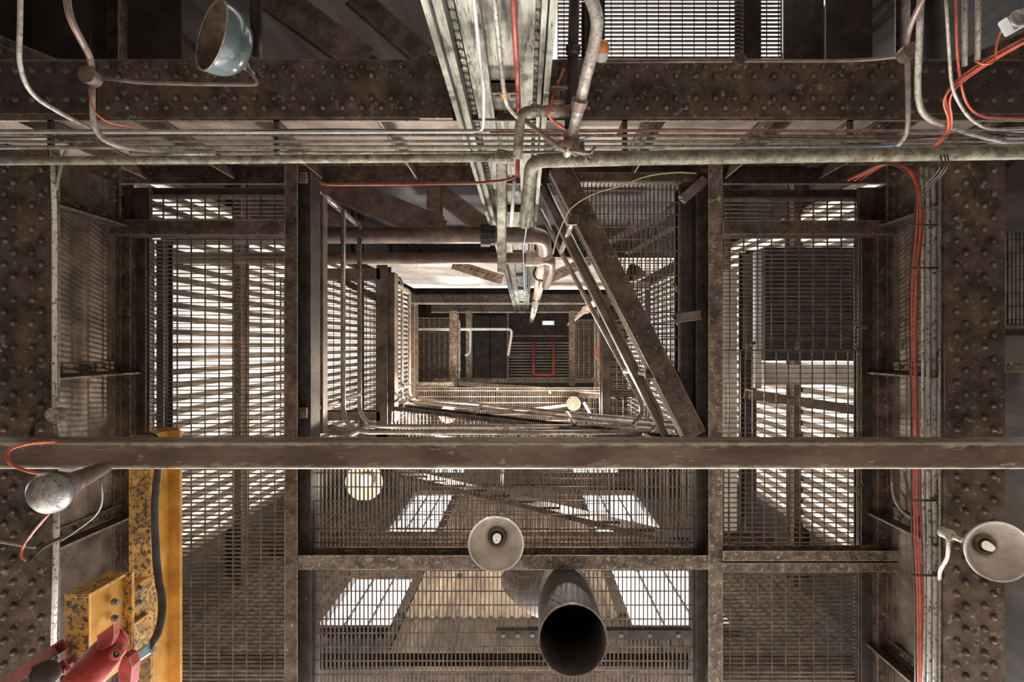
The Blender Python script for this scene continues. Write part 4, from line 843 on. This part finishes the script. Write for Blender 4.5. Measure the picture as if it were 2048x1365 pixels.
# lamps beyond the gratings
lamp('platform_lamp', 'round lit lamp behind the middle grating at left', W(728, 965, 5.2), (0, 0, 1), 36 * S(5.2), .2, lit=False)
MB().lathe(W(728, 965, 5.19), Z, [(0, .0), (.05, .01), (.06, .05), (.04, .12)], 20).build('lit_bulb', 'bulb_lit', bpy.data.objects['platform_lamp'])
l2 = lamp('platform_lamp', 'small lit lamp on a long white arm high above the middle of the well', W(1147, 808, 8.6), (0, 0, 1), 13 * S(8.6), .1, inner='web')
MB().tube(wire([(1022, 824, 8.8), (1135, 811, 8.7)]), .022, 8).build('arm', 'pipe_white', l2)
l3 = lamp('platform_lamp', 'small orange-tinted lamp beside the sloping lower handrail', W(895, 830, 8.4), (0, 0, 1), 16 * S(8.4), .12, inner='pipe_brown')
MB().tube(smooth(wire([(910, 834, 8.5), (925, 836, 8.5), (950, 830, 8.6)]), .05), .02, 8).build('arm', 'pipe_white', l3)
beam(1168, 806, 1184, 835, 8.6, 5, .05, 'small slanting white batten beside the lit well lamp', 'pipe_white', 'B', name='light_batten', cat='light')
def bulb_light(parent, x, y, D, power, size=.06, col=(1, .86, .70)):
    ld = bpy.data.lights.new('bulb_light', 'POINT'); ld.energy = power; ld.shadow_soft_size = size; ld.color = col
    lo = bpy.data.objects.new('bulb_light', ld); C.objects.link(lo); lo.parent = parent; lo.location = W(x, y, D) - Vector(parent['_o']); return lo
bulb_light(bpy.data.objects['platform_lamp'], 728, 965, 5.0, 5)
bulb_light(l2, 1147, 808, 7.9, 260)
bulb_light(l3, 895, 830, 7.8, 260)
ob_ = root('beacon_lamp', 'small orange and white beacon on the top girder beside the bent pipe', 'lamp', W(1201, 112, 2.9))
MB().lathe(W(1201, 118, 2.95), (0.05, -.5, -.8), [(0.034, 0), (.036, .02), (.036, .05)], 20).build('body', 'pipe_white', ob_)
MB().lathe(W(1201, 118, 2.95), (0.05, -.5, -.8), [(.037, .05), (.035, .07), (.024, .088), (0, .095)], 20).build('cap', 'orange_cap', ob_)
pipe([(1128, 138, 2.9), (1108, 185, 2.8), (1100, 220, 2.7), (1096, 235, 2.72), (1130, 258, 2.8)], 5, 'orange_cable', 'orange', 'orange cable curving down to the gate valve beside the column', 'cable', rad=.1)
lr = root('platform_lamp', 'rusty lamp on a bracket behind the triangular grating', 'lamp', W(1275, 545, 6.0), None)
MB().lathe(W(1262, 545, 5.9), (1, .1, .4), [(.09, 0), (.085, .05), (.05, .11), (.03, .16)], 24).build('shade', 'shade_rust', lr)

# ================================================================= yellow hoist beam, bracket, red hoist
yb = root('hoist_beam', 'chipped yellow hoist beam running down the left under the front crossbar', 'beam', W(310, 1100, 3.1))
x0, x1 = (258 - VX) * S(3.1), (302 - VX) * S(3.1); ya, yz = (872 - VY) * S(3.1), 2.1
MB().box((x0, ya, CZ + 3.1), (x1, yz, CZ + 3.12)).build('lower_flange', 'yellow_worn', yb)
MB().box((x1 - .03, ya, CZ + 3.12), (x1 - .012, yz, CZ + 3.27)).build('web', 'yellow', yb)
MB().box((x0, ya, CZ + 3.27), (x1 + .055, yz, CZ + 3.29)).build('upper_flange', 'yellow', yb)
poly_plate([(276, 872), (318, 858), (357, 855), (357, 876), (300, 880)], 3.3, .02, 'end_plate', 'yellow slanted end plate showing above the front crossbar', 'yellow')
pipe([(262, 884, 3.2), (300, 868, 3.18), (318, 884, 3.1), (316, 950, 2.98), (308, 1010, 2.95), (314, 1150, 2.9), (326, 1200, 2.85), (322, 1255, 2.8), (298, 1302, 2.7)], 13, 'power_cable', 'cable_dark', 'thick black cable hanging down along the yellow beam to the blue plug', 'cable', rad=.25)
def L3(x, y, D): return W(x, y, D)
yk = root('hoist_bracket', 'boxy yellow bracket bolted beside the yellow beam at bottom left', 'bracket', W(180, 1260, 2.5))
xa, xb_ = (129 - VX) * S(2.45), (178 - VX) * S(2.45); y0_, y1_ = (1190 - VY) * S(2.45), (1400 - VY) * S(2.45)
MB().box((xa + .001, y0_ + .011, CZ + 2.4505), (xb_, y1_, CZ + 2.462)).build('face_plate', 'yellow_worn', yk)
MB().box((xa, y0_ - .0, CZ + 2.45), (xb_, y0_ + .012, CZ + 2.69)).build('end_cheek', 'yellow_worn', yk)
MB().box((xb_ - .04, y0_ + .012, CZ + 2.462), (xb_ - .025, y1_, CZ + 2.69)).build('side_plate', 'yellow', yk)
m = MB(); m.box((xb_ - .002, y0_ - .002, CZ + 2.448), (xb_ + .003, y1_, CZ + 2.455)); m.build('edge_trim', 'yellow', yk)
MB().box((xa + .001, y0_ + .002, CZ + 2.69), (xb_ + .02, y1_, CZ + 2.705)).build('back_plate', 'yellow_worn', yk)
f0x = (264 - VX) * S(2.75); g0 = (1180 - VY) * S(2.75); g1 = (1250 - VY) * S(2.75)
MB().box((f0x - .022, g0, CZ + 2.73), (f0x - .012, g1 + .2, CZ + 2.95)).build('side_plate', 'yellow_worn', yk)
MB().box((f0x - .08, g0 - .012, CZ + 2.72), (f0x + .006, g0, CZ + 2.87)).build('rib', 'yellow', yk)
MB().box((f0x - .08, g1, CZ + 2.72), (f0x + .006, g1 + .012, CZ + 2.87)).build('rib', 'yellow', yk)
for (x, y, D) in ((232, 1205, 2.60), (232, 1238, 2.60), (281, 1178, 2.78), (281, 1206, 2.78)):
    MB().lathe(W(x, y, D), Vector((.8, -.1, -.5)), [(.016, -.02), (.016, .008), (.009, .008), (.009, .022), (0, .022)], 6, False).build('bolt', 'steel_bolt', yk)
# red hoist trolley
rh_ = root('chain_hoist', 'red painted hoist trolley hanging from the yellow bracket in the bottom left corner', 'hoist', W(205, 1320, 2.2))
ax = (W(228, 1290, 2.35) - W(150, 1385, 2.15)).normalized()
MB().lathe(W(148, 1385, 2.15), ax, [(0, 0), (.055, 0), (.065, .02), (.065, .16), (.058, .20), (.05, .24), (0, .25)], 24).build('motor_body', 'red_paint', rh_)
poly = [(194, 1272), (228, 1248), (228, 1275), (222, 1292), (194, 1306)]
P = [W(x, y, 2.25) for x, y in poly]; m = MB(); n = len(P); m.add(P + [p + Z * .03 for p in P], [tuple(range(n)), tuple(range(n, 2 * n))[::-1]] + [(i, (i + 1) % n, (i + 1) % n + n, i + n) for i in range(n)]); m.build('lug_plate', 'red_paint', rh_)
MB().tube(smooth(wire([(230, 1268, 2.3), (242, 1272, 2.3), (246, 1300, 2.3), (240, 1310, 2.3)]), .03), .02, 12).build('hook_arm', 'red_paint', rh_)
MB().lathe(W(234, 1307, 2.16), Vector((.3, -.1, -1)), [(.012, .012), (.022, .012), (.024, 0), (.024, -.03)], 20).build('pin_boss', 'red_paint', rh_)
MB().lathe(W(234, 1307, 2.16), Vector((.3, -.1, -1)), [(0, .006), (.012, .006), (.012, -.02)], 16).build('pin', 'steel_bolt', rh_)
poly = [(246, 1312), (258, 1316), (264, 1335), (260, 1375), (240, 1400), (236, 1340)]
P = [W(x, y, 2.28) for x, y in poly]; m = MB(); n = len(P); m.add(P + [p + Z * .05 for p in P], [tuple(range(n)), tuple(range(n, 2 * n))[::-1]] + [(i, (i + 1) % n, (i + 1) % n + n, i + n) for i in range(n)]); m.build('side_cheek', 'red_paint', rh_)
cc = root('hoist_carriage', 'dark red rusty carriage wheels and frame in the bottom left corner', 'carriage', W(80, 1340, 2.3))
for (a, b) in (((-20, 1390), (108, 1302)), ((30, 1400), (132, 1330))):
    beam_mb(W(*a, 2.35), W(*b, 2.35), .045, .06, 'C').build('side_frame', 'red_dark', cc)
beam_mb(W(60, 1345, 2.34), W(128, 1345, 2.34), .03, .05, 'B').build('cross_tie', 'red_dark', cc)
MB().lathe(W(92, 1350, 2.30), Vector((.4, -.5, -.7)), [(0, .03), (.02, .03), (.05, .02), (.05, -.02), (0, -.02)], 24).build('wheel', 'rust_dark', cc)
pg = root('cable_plug', 'pale blue rectangular plug at the end of the thick black cable', 'plug', W(285, 1310, 2.7))
A, B = W(270, 1318, 2.68), W(296, 1301, 2.68); beam_mb(A, B, 20 * S(2.68), .05, 'B').build('housing', 'box_blue', pg)
MB().tube([W(258, 1322, 2.66), W(270, 1318, 2.68)], .014, 10).build('gland', 'grey_box', pg)

struct(MB().box((-5, -5, -.1), (5, 4, 0)), 'floor', 'slab_floor')
struct(MB().box((-5.2, -5, 0), (-5, 3.6, 5.7)), 'wall_left_base', 'masonry'); struct(MB().box((5, -5, 0), (5.2, 3.6, 5.7)), 'wall_right_base', 'masonry')  # unseen walls, added so light reaches the undersides from the front only
struct(MB().box((-5.2, -5.2, 0), (5.2, -5, 5.7)), 'wall_back_base', 'masonry')
struct(MB().box((-60, -60, -.3), (60, 60, -.12)), 'ground', 'yard_ground')  # unseen pale ground, added to bounce daylight onto the steel undersides
